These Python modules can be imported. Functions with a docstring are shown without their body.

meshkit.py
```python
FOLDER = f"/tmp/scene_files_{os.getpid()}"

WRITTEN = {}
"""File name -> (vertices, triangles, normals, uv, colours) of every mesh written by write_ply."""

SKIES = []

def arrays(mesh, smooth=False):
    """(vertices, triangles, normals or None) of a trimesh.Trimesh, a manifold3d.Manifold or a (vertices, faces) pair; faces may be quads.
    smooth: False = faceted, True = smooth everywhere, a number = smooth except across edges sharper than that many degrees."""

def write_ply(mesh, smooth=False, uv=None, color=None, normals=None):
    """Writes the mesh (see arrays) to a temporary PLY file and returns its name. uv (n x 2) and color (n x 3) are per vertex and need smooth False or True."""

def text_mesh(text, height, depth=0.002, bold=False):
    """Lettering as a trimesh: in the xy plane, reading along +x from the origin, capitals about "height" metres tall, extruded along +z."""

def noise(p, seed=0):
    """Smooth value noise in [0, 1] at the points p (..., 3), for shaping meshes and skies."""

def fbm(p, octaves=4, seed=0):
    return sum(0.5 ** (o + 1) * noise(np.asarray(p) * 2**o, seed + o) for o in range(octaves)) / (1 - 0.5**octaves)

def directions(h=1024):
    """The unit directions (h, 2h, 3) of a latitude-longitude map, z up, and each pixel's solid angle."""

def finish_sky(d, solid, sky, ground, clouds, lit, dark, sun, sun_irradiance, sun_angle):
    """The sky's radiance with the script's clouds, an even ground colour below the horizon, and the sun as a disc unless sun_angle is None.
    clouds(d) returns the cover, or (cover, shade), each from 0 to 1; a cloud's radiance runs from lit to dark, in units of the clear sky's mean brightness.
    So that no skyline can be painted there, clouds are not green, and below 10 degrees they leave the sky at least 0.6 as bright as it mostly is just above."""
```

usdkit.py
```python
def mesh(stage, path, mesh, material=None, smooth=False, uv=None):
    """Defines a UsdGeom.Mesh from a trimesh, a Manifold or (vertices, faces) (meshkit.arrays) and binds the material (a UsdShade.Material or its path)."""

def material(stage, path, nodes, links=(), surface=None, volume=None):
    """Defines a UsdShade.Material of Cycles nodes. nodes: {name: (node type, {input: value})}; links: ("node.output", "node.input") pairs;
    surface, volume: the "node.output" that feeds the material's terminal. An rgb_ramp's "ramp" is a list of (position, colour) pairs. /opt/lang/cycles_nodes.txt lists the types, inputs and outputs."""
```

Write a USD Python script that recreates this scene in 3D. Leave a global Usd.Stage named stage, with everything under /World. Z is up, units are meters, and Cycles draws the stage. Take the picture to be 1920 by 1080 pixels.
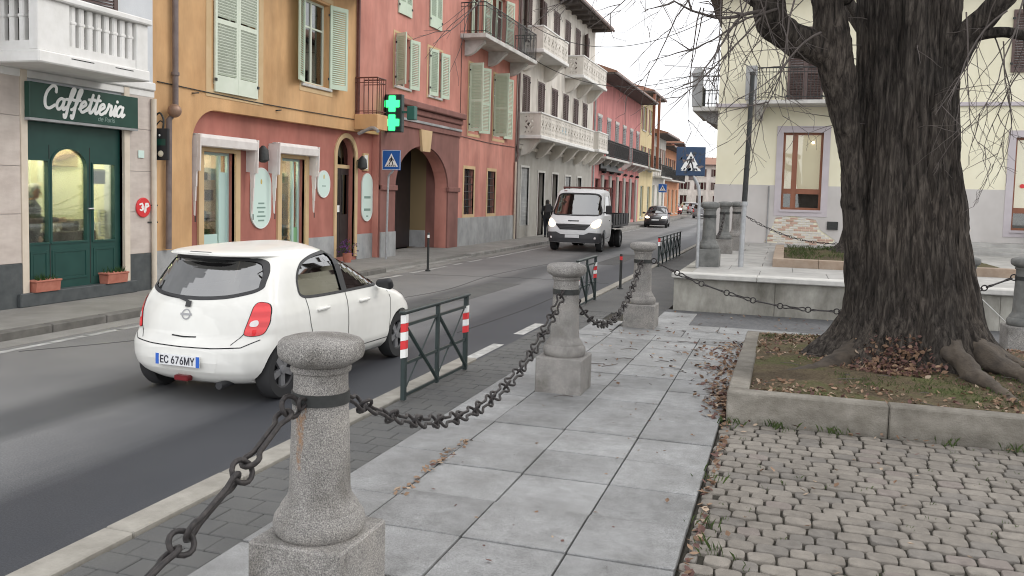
import math, random
import numpy as np, trimesh, usdkit, meshkit
from pxr import Usd, UsdGeom, UsdLux, UsdShade, Gf, Sdf, Vt
from shapely.geometry import Polygon, box as sbox, LineString, Point
from shapely import affinity, union_all
import manifold3d as m3

stage = Usd.Stage.CreateInMemory()
UsdGeom.SetStageUpAxis(stage, UsdGeom.Tokens.z)
UsdGeom.SetStageMetersPerUnit(stage, 1.0)
UsdGeom.Xform.Define(stage, '/World'); UsdGeom.Scope.Define(stage, '/World/Looks')
PI = math.pi
# ------------------------------------------------ camera
F, CY = 1605.6, 473.86
PITCH, ROLL, YAW = (math.radians(a) for a in (3.954, 1.4865, 17.642))
CAM = np.array([0., 0., 2.0])
fwd = np.array([-math.sin(YAW) * math.cos(PITCH), math.cos(YAW) * math.cos(PITCH), -math.sin(PITCH)])
rt = np.array([math.cos(YAW), math.sin(YAW), 0.]); upv = np.cross(rt, fwd)
rgt = math.cos(ROLL) * rt + math.sin(ROLL) * upv; upr = -math.sin(ROLL) * rt + math.cos(ROLL) * upv
cam = UsdGeom.Camera.Define(stage, '/World/camera')
cam.AddTransformOp().Set(Gf.Matrix4d(*[float(x) for x in (*rgt, 0, *upr, 0, *(-fwd), 0, *CAM, 1)]))
cam.CreateHorizontalApertureAttr(36.0); cam.CreateVerticalApertureAttr(20.25)
cam.CreateFocalLengthAttr(36.0 * F / 1920)
cam.CreateVerticalApertureOffsetAttr(-(540 - CY) / 1920 * 36.0)
cam.CreateClippingRangeAttr(Gf.Vec2f(0.05, 3000))
cam.CreateExposureAttr(0.4)

# ------------------------------------------------ sky and a weak, very soft sun behind the overcast
SUN_AZ, SUN_EL = math.radians(60), math.radians(38)      # azimuth from +y towards +x
usdkit.material(stage, '/World/Looks/sky_look', {
    's': ('sky_texture', {'sky_type': 'single_scattering', 'sun_disc': False, 'sun_elevation': SUN_EL, 'sun_rotation': SUN_AZ}),
    'tc': ('texture_coordinate', {}),
    'n': ('noise_texture', {'scale': 2.2, 'detail': 5.0, 'roughness': 0.55}),
    'r': ('rgb_ramp', {'ramp': [(0.3, (10.8, 10.9, 11.2)), (0.7, (12.7, 12.7, 12.75))]}),
    'm': ('mix_color', {'fac': 0.93, 'use_clamp': False}),
    'b': ('background_shader', {'strength': 0.1})},
    [('tc.generated', 'n.vector'), ('n.fac', 'r.fac'), ('s.color', 'm.a'), ('r.color', 'm.b'), ('m.result', 'b.color')], surface='b.background')
sky = UsdLux.DomeLight.Define(stage, '/World/sky')
UsdShade.MaterialBindingAPI.Apply(sky.GetPrim()).Bind(UsdShade.Material.Get(stage, '/World/Looks/sky_look'))
sky.GetPrim().SetCustomDataByKey('kind', 'structure')
sun = UsdLux.DistantLight.Define(stage, '/World/sun')
sun.CreateIntensityAttr(0.2); sun.CreateAngleAttr(25.0); sun.CreateNormalizeAttr(True); sun.CreateColorAttr(Gf.Vec3f(1, 0.95, 0.88))
sun.AddRotateXYZOp().Set(Gf.Vec3f(0, 0, 0))
sun.ClearXformOpOrder()
_d = np.array([math.sin(SUN_AZ) * math.cos(SUN_EL), math.cos(SUN_AZ) * math.cos(SUN_EL), math.sin(SUN_EL)])
_x = np.cross([0, 0, 1], _d); _x /= np.linalg.norm(_x); _y = np.cross(_d, _x)
sun.AddTransformOp(opSuffix='aim').Set(Gf.Matrix4d(*[float(v) for v in (*_x, 0, *_y, 0, *_d, 0, 0, 0, 0, 1)]))

# ------------------------------------------------ helpers
USED = {}
def numbered(parent, name):
    k = (parent, name); n = USED.get(k, 0); USED[k] = n + 1
    return f'{parent}/{name}' if n == 0 else f'{parent}/{name}_{n:03d}'
def path_of(p): return p if isinstance(p, str) else str(p.GetPath())
def tag(prim, label=None, cat=None, group=None, kind=None):
    for k, v in (('label', label), ('category', cat), ('group', group), ('kind', kind)):
        if v: prim.SetCustomDataByKey(k, v)
    return prim
def thing(name, label, cat, loc=(0, 0, 0), rz=0., group=None, kind=None):
    x = UsdGeom.Xform.Define(stage, numbered('/World', name))
    x.AddTranslateOp().Set(Gf.Vec3d(*map(float, loc))); x.AddRotateZOp().Set(float(rz))
    return tag(x.GetPrim(), label, cat, group, kind)
def struct(name, kind='structure', label=None):
    x = UsdGeom.Xform.Define(stage, numbered('/World', name))
    return tag(x.GetPrim(), label, None, None, kind)
def dup(src, loc, rz=0., label=None, group=None):
    r = thing(src.GetName(), label, src.GetCustomDataByKey('category'), loc, rz, group)
    r.GetReferences().AddInternalReference(src.GetPath()); r.SetInstanceable(True)
    return r
def Mtr(x, y, z, rz=0., rx=0., ry=0.):
    M = trimesh.transformations.euler_matrix(math.radians(rx), math.radians(ry), math.radians(rz), 'sxyz'); M[:3, 3] = (x, y, z); return M
I4 = np.eye(4)
def FL(X0):      # facade that looks to +x: local (s, o, z) -> world (X0+o, s, z)
    return np.array([[0, 1, 0, X0], [1, 0, 0, 0], [0, 0, 1, 0], [0, 0, 0, 1.]])
def FY(Y0):      # facade that looks to -y
    return np.array([[1, 0, 0, 0], [0, -1, 0, Y0], [0, 0, 1, 0], [0, 0, 0, 1.]])
class B:
    def __init__(s, M=None): s.v = []; s.f = []; s.n = 0; s.M = I4 if M is None else np.asarray(M, float)
    def add(s, v, f, L=None):
        v = np.asarray(v, float); f = np.asarray(f, int)
        if f.shape[1] == 4: f = np.vstack([f[:, [0, 1, 2]], f[:, [0, 2, 3]]])
        M = s.M if L is None else s.M @ L
        v = v @ M[:3, :3].T + M[:3, 3]
        if np.linalg.det(M[:3, :3]) < 0: f = f[:, ::-1]
        s.v.append(v); s.f.append(f + s.n); s.n += len(v); return s
    def tm(s, t, L=None):
        if hasattr(t, 'to_mesh'):
            m = t.to_mesh(); return s.add(m.vert_properties[:, :3], m.tri_verts, L)
        return s.add(t.vertices, t.faces, L)
    def box(s, x0, x1, y0, y1, z0, z1, L=None):
        v = [(x, y, z) for x in (x0, x1) for y in (y0, y1) for z in (z0, z1)]
        f = [(0, 1, 3, 2), (4, 6, 7, 5), (0, 4, 5, 1), (2, 3, 7, 6), (0, 2, 6, 4), (1, 5, 7, 3)]
        return s.add(v, f, L)
    def cham(s, x0, x1, y0, y1, z0, z1, c=0.01, L=None):
        v = []
        for x, dx in ((x0, c), (x1, -c)):
            for y, dy in ((y0, c), (y1, -c)):
                for z, dz in ((z0, c), (z1, -c)):
                    v += [(x, y + dy, z + dz), (x + dx, y, z + dz), (x + dx, y + dy, z)]
        return s.add(*CH(v), L)
    def cyl(s, p, q, r, r2=None, n=12, L=None):
        return s.tube([p, q], [r, r if r2 is None else r2], n, L)
    def tube(s, pts, rad, n=8, L=None, closed=False):
        p = np.asarray(pts, float); k = len(p); r = np.full(k, rad, float) if np.ndim(rad) == 0 else np.asarray(rad, float)
        t = (np.roll(p, -1, 0) - np.roll(p, 1, 0)) if closed else np.gradient(p, axis=0)
        t /= np.maximum(np.linalg.norm(t, axis=1, keepdims=True), 1e-9)
        a = np.array([0, 0, 1.]) if abs(t[0, 2]) < .9 else np.array([1., 0, 0])
        u = np.cross(t[0], a); u /= np.linalg.norm(u); V = []
        ang = np.arange(n) / n * 2 * PI
        for i in range(k):
            u = u - t[i] * (u @ t[i]); u /= np.linalg.norm(u); w = np.cross(t[i], u)
            V.append(p[i] + r[i] * (np.cos(ang)[:, None] * u + np.sin(ang)[:, None] * w))
        V = np.vstack(V); fs = []
        for i in range(k if closed else k - 1):
            j = (i + 1) % k
            for q in range(n):
                q2 = (q + 1) % n; fs.append((i * n + q, i * n + q2, j * n + q2, j * n + q))
        f = np.asarray(fs); f = np.vstack([f[:, [0, 1, 2]], f[:, [0, 2, 3]]])
        if not closed:
            e = [(0, q + 1, q) for q in range(1, n - 1)] + [((k - 1) * n, (k - 1) * n + q, (k - 1) * n + q + 1) for q in range(1, n - 1)]
            f = np.vstack([f, e])
        return s.add(V, f, L)
    def lathe(s, prof, n=32, L=None):
        p = np.asarray(prof, float); k = len(p); a = np.arange(n) / n * 2 * PI
        V = np.stack([p[:, None, 0] * np.cos(a), p[:, None, 0] * np.sin(a), np.repeat(p[:, 1:2], n, 1)], -1).reshape(-1, 3); fs = []
        for i in range(k - 1):
            for q in range(n):
                q2 = (q + 1) % n; fs.append((i * n + q, i * n + q2, (i + 1) * n + q2, (i + 1) * n + q))
        return s.add(V, fs, L)
    def prism(s, poly, o0, o1, L=None):     # poly in (s, z), thickness along o
        for g in getattr(poly, 'geoms', [poly]):
            if g.is_empty or g.area < 1e-7: continue
            t = trimesh.creation.extrude_polygon(g, abs(o1 - o0), engine='earcut')
            P = np.array([[1, 0, 0, 0], [0, 0, 1, min(o0, o1)], [0, 1, 0, 0], [0, 0, 0, 1.]])
            s.tm(t, P if L is None else L @ P)
        return s
    def flat(s, poly, z0, z1, L=None):      # poly in (x, y), thickness along z
        for g in getattr(poly, 'geoms', [poly]):
            if g.is_empty or g.area < 1e-7: continue
            t = trimesh.creation.extrude_polygon(g, z1 - z0, engine='earcut'); T = I4.copy(); T[2, 3] = z0
            s.tm(t, T if L is None else L @ T)
        return s
    def put(s, parent, name, mat, smooth=False, label=None, kind=None, cat=None, group=None):
        if not s.v: return None
        v = np.vstack(s.v); f = np.vstack(s.f)
        pr = usdkit.mesh(stage, numbered(path_of(parent), name), (v, f), '/World/Looks/' + mat, smooth).GetPrim()
        return tag(pr, label, cat, group, kind)
_ch = {}
def CH(v):
    from scipy.spatial import ConvexHull
    v = np.asarray(v, float); h = ConvexHull(v); f = h.simplices.copy(); c = v.mean(0)
    n = np.cross(v[f[:, 1]] - v[f[:, 0]], v[f[:, 2]] - v[f[:, 0]])
    bad = np.einsum('ij,ij->i', n, v[f[:, 0]] - c) < 0; f[bad] = f[bad][:, ::-1]
    return v, f
def spline(pts, k=8, closed=False):
    p = np.asarray(pts, float); n = len(p); out = []
    for i in range(n if closed else n - 1):
        a, b, c, d = (p[(i - 1) % n], p[i], p[(i + 1) % n], p[(i + 2) % n]) if closed else (p[max(i - 1, 0)], p[i], p[i + 1], p[min(i + 2, n - 1)])
        for t in np.arange(k) / k:
            out.append(.5 * (2 * b + (c - a) * t + (2 * a - 5 * b + 4 * c - d) * t * t + (3 * b - a - 3 * c + d) * t ** 3))
    if not closed: out.append(p[-1])
    return np.array(out)

# ------------------------------------------------ materials
def L_(n): return '/World/Looks/' + n
def surf(name, c1, c2=None, scale=4., rough=.7, bump=0., bscale=60., stretch=(1, 1, 1), stain=0., sscale=.6, sstretch=(1, 1, .35), metal=0., spec=.5, coord='geometry.position', bdist=.02, detail=6., speck=None):
    c2 = c1 if c2 is None else c2
    nd = {'g': ('geometry', {}), 'mp': ('mapping', {'scale': stretch}), 'n': ('noise_texture', {'scale': scale, 'detail': detail, 'roughness': .6}),
          'r': ('rgb_ramp', {'ramp': [(.3, c1), (.7, c2)]}), 'p': ('principled_bsdf', {'roughness': rough, 'metallic': metal, 'specular_ior_level': spec})}
    lk = [('g.position', 'mp.vector'), ('mp.vector', 'n.vector'), ('n.fac', 'r.fac')]; col = 'r.color'
    if stain:
        nd['m2'] = ('mapping', {'scale': sstretch}); nd['n2'] = ('noise_texture', {'scale': sscale, 'detail': 7., 'roughness': .65})
        nd['r2'] = ('rgb_ramp', {'ramp': [(.35, (1, 1, 1)), (.68, (1 - stain, 1 - stain * 1.02, 1 - stain * 1.05))]}); nd['mx'] = ('mix_color', {'blend_type': 'multiply', 'fac': 1.})
        lk += [('g.position', 'm2.vector'), ('m2.vector', 'n2.vector'), ('n2.fac', 'r2.fac'), (col, 'mx.a'), ('r2.color', 'mx.b')]; col = 'mx.result'
    if speck:
        nd['v'] = ('noise_texture', {'scale': speck[0], 'detail': 2., 'roughness': .8}); nd['r3'] = ('rgb_ramp', {'ramp': [(.36, speck[1]), (.5, (1, 1, 1)), (.64, speck[2])]}); nd['mz'] = ('mix_color', {'blend_type': 'multiply', 'fac': 1., 'use_clamp': False})
        lk += [('g.position', 'v.vector'), ('v.fac', 'r3.fac'), (col, 'mz.a'), ('r3.color', 'mz.b')]; col = 'mz.result'
    lk.append((col, 'p.base_color'))
    if bump:
        nd['nb'] = ('noise_texture', {'scale': bscale, 'detail': 4., 'roughness': .6}); nd['bp'] = ('bump', {'strength': bump, 'distance': bdist})
        lk += [('mp.vector', 'nb.vector'), ('nb.fac', 'bp.height'), ('bp.normal', 'p.normal')]
    usdkit.material(stage, L_(name), nd, lk, surface='p.BSDF'); return name
def plain(name, c, rough=.5, metal=0., spec=.5, coat=0., emit=None, estr=0.):
    d = {'base_color': c, 'roughness': rough, 'metallic': metal, 'specular_ior_level': spec}
    if coat: d['coat_weight'] = coat; d['coat_roughness'] = .06
    if emit: d['emission_color'] = emit; d['emission_strength'] = estr
    usdkit.material(stage, L_(name), {'p': ('principled_bsdf', d)}, [], surface='p.BSDF'); return name
def pane_mat(name, tint, f0=.06, rough=.02, gcol=(1, 1, 1)):
    usdkit.material(stage, L_(name), {'t': ('transparent_bsdf', {'color': tint}), 'g': ('glossy_bsdf', {'color': gcol, 'roughness': rough}),
        'f': ('layer_weight', {'blend': .35}), 'a': ('math', {'math_type': 'multiply_add', 'value2': .75, 'value3': f0}), 'm': ('mix_closure', {})},
        [('f.fresnel', 'a.value1'), ('a.value', 'm.fac'), ('t.BSDF', 'm.closure1'), ('g.BSDF', 'm.closure2')], surface='m.closure'); return name
# ground
usdkit.material(stage, L_('asphalt'), {'g': ('geometry', {}), 'sx': ('separate_xyz', {}), 'mp': ('mapping', {'scale': (1, .1, 1)}), 'n': ('noise_texture', {'scale': 1.1, 'detail': 6., 'roughness': .6}),
    'ad': ('math', {'math_type': 'multiply_add', 'value2': 1.1, 'value3': -.55}), 'ax': ('math', {'math_type': 'add'}),
    'mr': ('map_range', {'from_min': -9.8, 'from_max': -3.5, 'to_min': 0., 'to_max': 1.}),
    'r': ('rgb_ramp', {'ramp': [(0, (.17, .168, .166)), (.1, (.19, .187, .184)), (.3, (.18, .178, .177)), (.43, (.18, .18, .18)), (.5, (.085, .087, .09)), (.56, (.08, .083, .086)), (.62, (.155, .157, .16)), (.7, (.14, .142, .147)), (.8, (.037, .039, .046)), (.93, (.035, .038, .046)), (1, (.06, .062, .068))]}),
    'n2': ('noise_texture', {'scale': 75., 'detail': 6., 'roughness': .85}), 'r2': ('rgb_ramp', {'ramp': [(.36, (.5, .5, .5)), (.5, (.95, .95, .95)), (.64, (1.5, 1.5, 1.5))]}), 'mx': ('mix_color', {'blend_type': 'multiply', 'fac': 1., 'use_clamp': False}),
    'n3': ('noise_texture', {'scale': .35, 'detail': 6., 'roughness': .7}), 'r3': ('rgb_ramp', {'ramp': [(.35, (.82, .82, .83)), (.65, (1.15, 1.14, 1.12))]}), 'my': ('mix_color', {'blend_type': 'multiply', 'fac': 1., 'use_clamp': False}),
    'b': ('bump', {'strength': .35, 'distance': .01}), 'p': ('principled_bsdf', {'roughness': .62, 'specular_ior_level': .45})},
    [('g.position', 'sx.vector'), ('g.position', 'mp.vector'), ('mp.vector', 'n.vector'), ('n.fac', 'ad.value1'), ('sx.x', 'ax.value1'), ('ad.value', 'ax.value2'), ('ax.value', 'mr.value'), ('mr.result', 'r.fac'),
     ('g.position', 'n2.vector'), ('n2.fac', 'r2.fac'), ('r.color', 'mx.a'), ('r2.color', 'mx.b'), ('g.position', 'n3.vector'), ('n3.fac', 'r3.fac'), ('mx.result', 'my.a'), ('r3.color', 'my.b'), ('my.result', 'p.base_color'), ('n2.fac', 'b.height'), ('b.normal', 'p.normal')], surface='p.BSDF')
surf('earth_far', (.16, .16, .155), (.22, .215, .2), 1.5, .9)
surf('strip_asphalt', (.085, .085, .085), (.13, .13, .125), 3., .8, .4, 150., stain=.25, sscale=1.5, sstretch=(1, 1, 1), speck=(220, (.7, .7, .7), (1.3, 1.3, 1.3)))
surf('pavement_left', (.22, .212, .195), (.3, .29, .27), 2., .85, .3, 120., stain=.25, sscale=.8, sstretch=(1, .5, 1), speck=(180, (.75, .75, .75), (1.2, 1.2, 1.2)))
surf('kerb_stone', (.25, .24, .22), (.36, .35, .33), 5., .8, .3, 90., stain=.3, sscale=2., sstretch=(1, 1, 1), speck=(150, (.7, .7, .7), (1.25, 1.25, 1.25)))
surf('kerb_dark', (.12, .115, .105), (.19, .18, .165), 5., .85, .3, 90., stain=.3, sscale=2., sstretch=(1, 1, 1))
surf('kerb_white', (.25, .235, .205), (.37, .35, .31), 6., .8, .25, 90., stain=.25, sscale=2., sstretch=(1, 1, 1))
surf('road_paint', (.33, .33, .32), (.62, .62, .6), 9., .7, .2, 150., stain=.4, sscale=4., sstretch=(1, .4, 1))
for i, (a, b) in enumerate([(.27, .34), (.31, .38), (.235, .31), (.29, .37)]):
    surf(f'granite_slab_{i}', (a * .83, a * .84, a * .84), (b * .86, b * .87, b * .87), 11., .6, .2, 160., stain=.38, sscale=2.2, sstretch=(1, 1, 1), speck=(150, (.55, .55, .56), (1.36, 1.36, 1.36)))
for i, (a, b) in enumerate([((.155, .139, .12), (.235, .212, .184)), ((.18, .162, .14), (.265, .24, .208)), ((.13, .118, .105), (.205, .188, .168)), ((.17, .145, .13), (.23, .2, .18))]):
    surf(f'cobble_{i}', a, b, 14., .78, .3, 160., stain=.22, sscale=1.2, sstretch=(1, 1, 1), speck=(260, (.75, .75, .75), (1.2, 1.2, 1.2)))
surf('joint_soil', (.018, .016, .012), (.05, .043, .03), 18., .95, .6, 120.)
surf('porphyry', (.07, .073, .08), (.15, .15, .152), 22., .7, .6, 40., stain=.3, sscale=1.4, sstretch=(1, 1, 1))
surf('terrace_stone', (.34, .335, .32), (.45, .44, .42), 2.5, .75, .2, 120., stain=.3, sscale=.9, sstretch=(1, 1, 1))
# stone and plaster
usdkit.material(stage, L_('bollard_granite'), {'g': ('geometry', {}), 'n': ('noise_texture', {'scale': 190., 'detail': 3., 'roughness': .75}), 'r': ('rgb_ramp', {'ramp': [(.36, (.07, .068, .07)), (.46, (.2, .192, .184)), (.55, (.29, .28, .265)), (.66, (.5, .485, .46))]}),
    'n2': ('noise_texture', {'scale': 3.2, 'detail': 6., 'roughness': .65}), 'r2': ('rgb_ramp', {'ramp': [(.3, (1.15, 1.12, 1.08)), (.5, (.92, .91, .9)), (.68, (.55, .53, .5))]}), 'm': ('mix_color', {'blend_type': 'multiply', 'fac': 1., 'use_clamp': False}),
    'b': ('bump', {'strength': .35, 'distance': .006}), 'p': ('principled_bsdf', {'roughness': .72, 'specular_ior_level': .4})},
    [('g.position', 'n.vector'), ('n.fac', 'r.fac'), ('g.position', 'n2.vector'), ('n2.fac', 'r2.fac'), ('r.color', 'm.a'), ('r2.color', 'm.b'), ('m.result', 'p.base_color'), ('n.fac', 'b.height'), ('b.normal', 'p.normal')], surface='p.BSDF')
surf('bollard_dark', (.12, .125, .12), (.23, .23, .22), 8., .75, .3, 120., stain=.35, sscale=3., sstretch=(1, 1, .5))
usdkit.material(stage, L_('rust_stain'), {'g': ('geometry', {}), 'n': ('noise_texture', {'scale': 55., 'detail': 5., 'roughness': .75}), 'r': ('rgb_ramp', {'ramp': [(.42, (.0, .0, .0)), (.62, (.8, .8, .8))]}), 'c': ('rgb_ramp', {'ramp': [(.3, (.12, .055, .025)), (.7, (.26, .16, .09))]}), 'p': ('principled_bsdf', {'roughness': .85})}, [('g.position', 'n.vector'), ('n.fac', 'r.fac'), ('n.fac', 'c.fac'), ('c.color', 'p.base_color'), ('r.color', 'p.alpha')], surface='p.BSDF')
surf('planter_stone', (.175, .158, .13), (.29, .27, .235), 7., .8, .45, 60., stain=.6, sscale=1.8, sstretch=(.6, .6, 1.2), speck=(170, (.75, .75, .75), (1.2, 1.2, 1.2)))
surf('wall_concrete', (.36, .35, .31), (.47, .455, .41), 2.5, .85, .25, 80., stain=.65, sscale=1.8, sstretch=(1, 1, .45))
surf('coping', (.5, .49, .46), (.62, .61, .58), 5., .75, .15, 90., stain=.25, sscale=2., sstretch=(1, 1, 1))
surf('planter_brick', (.3, .22, .16), (.4, .32, .25), 6., .85, .3, 60., stain=.3)
surf('travertine', (.50, .43, .385), (.63, .56, .505), 2.2, .7, .15, 50., stretch=(1, 1, 3), stain=.25, sscale=.9)
surf('dark_stone', (.045, .052, .055), (.08, .088, .09), 6., .55, .1, 80.)
surf('plaster_pale', (.58, .6, .63), (.67, .69, .71), 1.5, .85, .15, 50., stain=.12)
surf('balcony_white', (.70, .69, .66), (.80, .79, .77), 4., .7, .1, 60., stain=.12, sscale=1.5)
surf('plaster_orange', (.58, .335, .155), (.68, .42, .21), 1.0, .88, .2, 70., stain=.34, sscale=1.3, sstretch=(1, 1, .28))
surf('plaster_niche', (.38, .135, .105), (.46, .18, .14), 1.4, .88, .15, 70., stain=.34, sscale=1.3, sstretch=(1, 1, .28))
surf('plaster_trim', (.55, .39, .21), (.63, .46, .27), 2., .85, .1, 70., stain=.12)
surf('plaster_red', (.56, .23, .18), (.65, .295, .235), 1.0, .88, .2, 70., stain=.34, sscale=1.3, sstretch=(1, 1, .28))
surf('plaster_maroon', (.23, .1, .082), (.29, .13, .11), 1.5, .85, .15, 70., stain=.34, sscale=1.3, sstretch=(1, 1, .28))
surf('plaster_pink', (.53, .2, .19), (.61, .25, .235), 1.0, .88, .15, 70., stain=.34, sscale=1.3, sstretch=(1, 1, .28))
surf('plaster_yellow', (.62, .50, .27), (.7, .58, .35), 1.2, .88, .1, 70., stain=.15)
surf('plaster_brick_orange', (.55, .24, .12), (.62, .3, .17), 1.2, .88, .1, 70., stain=.15)
surf('plaster_cream', (.68, .635, .57), (.77, .73, .67), 1.2, .88, .15, 60., stain=.34, sscale=1.3, sstretch=(1, 1, .28))
surf('plaster_lemon', (.75, .71, .53), (.82, .785, .62), .8, .88, .12, 60., stain=.1, sscale=.6)
surf('dado_grey', (.50, .475, .455), (.58, .555, .535), 1.1, .88, .15, 60., stain=.15)
surf('surround_mauve', (.45, .41, .43), (.52, .48, .5), 2., .85)
surf('plinth_grey', (.34, .35, .355), (.45, .455, .455), 2.2, .85, .35, 45., stain=.4, sscale=1.2, sstretch=(1, 1, .5))
surf('render_grey', (.33, .315, .285), (.41, .395, .36), 1.4, .88, .2, 60., stain=.25)
surf('old_brick', (.42, .26, .2), (.58, .42, .35), 5., .9, .4, 40.)
surf('whitewash', (.55, .52, .48), (.66, .63, .58), 5., .9, .3, 40.)
# wood, metal
surf('green_paint', (.008, .045, .038), (.014, .06, .05), 3., .38, .05, 60., spec=.5)
surf('shutter_mint', (.50, .60, .47), (.58, .67, .54), 3., .6, .05, 60., stain=.1)
surf('shutter_cream', (.62, .68, .56), (.7, .75, .64), 3., .6, .05, 60., stain=.1)
surf('shutter_brown', (.085, .055, .05), (.125, .085, .078), 4., .65, .1, 60.)
surf('wood_red', (.2, .07, .035), (.28, .11, .06), 5., .45, .1, 40., stretch=(1, 1, .2))
surf('wood_frame', (.4, .3, .16), (.5, .39, .23), 8., .5)
surf('dark_wood', (.02, .014, .014), (.035, .025, .024), 6., .5)
surf('iron', (.022, .024, .024), (.04, .042, .04), 20., .5, .2, 200., metal=.3)
surf('chain_iron', (.02, .019, .02), (.055, .048, .046), 40., .42, .3, 250., metal=.55)
surf('iron_red', (.1, .03, .025), (.14, .05, .04), 10., .5)
surf('barrier_green', (.012, .02, .02), (.022, .034, .033), 12., .4, .1, 120., spec=.55)
surf('pipe_brown', (.13, .1, .095), (.2, .16, .15), 6., .5, metal=.2)
surf('copper_brown', (.2, .12, .08), (.32, .2, .14), 9., .45, metal=.3)
surf('pipe_cream', (.58, .5, .4), (.66, .58, .48), 5., .6)
surf('galvanised', (.33, .34, .35), (.45, .46, .47), 12., .45, metal=.5)
surf('roof_soffit', (.07, .06, .055), (.12, .1, .09), 5., .85)
surf('roof_tile', (.24, .13, .09), (.36, .2, .14), 9., .85, .3, 30.)
surf('terracotta', (.36, .12, .08), (.44, .17, .12), 9., .8)
surf('awning_white', (.66, .61, .58), (.76, .72, .69), 5., .8, stain=.12)
surf('sign_green', (.006, .04, .028), (.01, .055, .04), 4., .4)
plain('white_letter', (.8, .8, .78), .5); plain('grey_letter', (.22, .3, .27), .5)
plain('sign_red', (.62, .035, .04), .4); plain('sign_white', (.78, .78, .76), .45); plain('sign_blue', (.015, .1, .35), .4); plain('sign_blue_dirty', (.018, .045, .1), .4); plain('sign_black', (.012, .012, .014), .5)
plain('grime', (.05, .06, .075), .7); plain('oval_mint', (.60, .74, .68), .5); plain('oval_text', (.2, .3, .26), .6); plain('oval_gold', (.55, .42, .12), .5)
plain('cross_lit', (.0, .5, .2), .4, emit=(.05, 1., .22), estr=1.7); plain('cross_box', (.012, .03, .026), .4)
plain('cross_side', (.02, .11, .09), .4)
plain('lamp_panel', (.9, .9, .85), .5, emit=(1, .92, .7), estr=22.); plain('lamp_warm', (.9, .9, .85), .5, emit=(1, .8, .5), estr=8.)
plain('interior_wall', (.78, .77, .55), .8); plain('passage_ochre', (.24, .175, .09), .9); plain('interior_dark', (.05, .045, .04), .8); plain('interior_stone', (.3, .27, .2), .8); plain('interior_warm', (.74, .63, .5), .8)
plain('lit_blind', (.7, .6, .48), .8, emit=(1, .8, .6), estr=.3); plain('film_mint', (.46, .62, .58), .4); plain('paper_white', (.75, .75, .73), .7); plain('box_blue', (.2, .4, .5), .6); plain('box_cream', (.6, .55, .42), .6); plain('box_green', (.2, .4, .2), .6)
plain('flower_purple', (.22, .08, .3), .7); plain('plant_green', (.05, .12, .03), .7)
pane_mat('glass_shop', (.88, .92, .9), .05); pane_mat('glass_window', (.5, .52, .52), .1); pane_mat('glass_car', (.17, .19, .2), .24); pane_mat('glass_dark', (.1, .1, .11), .06)
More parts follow.
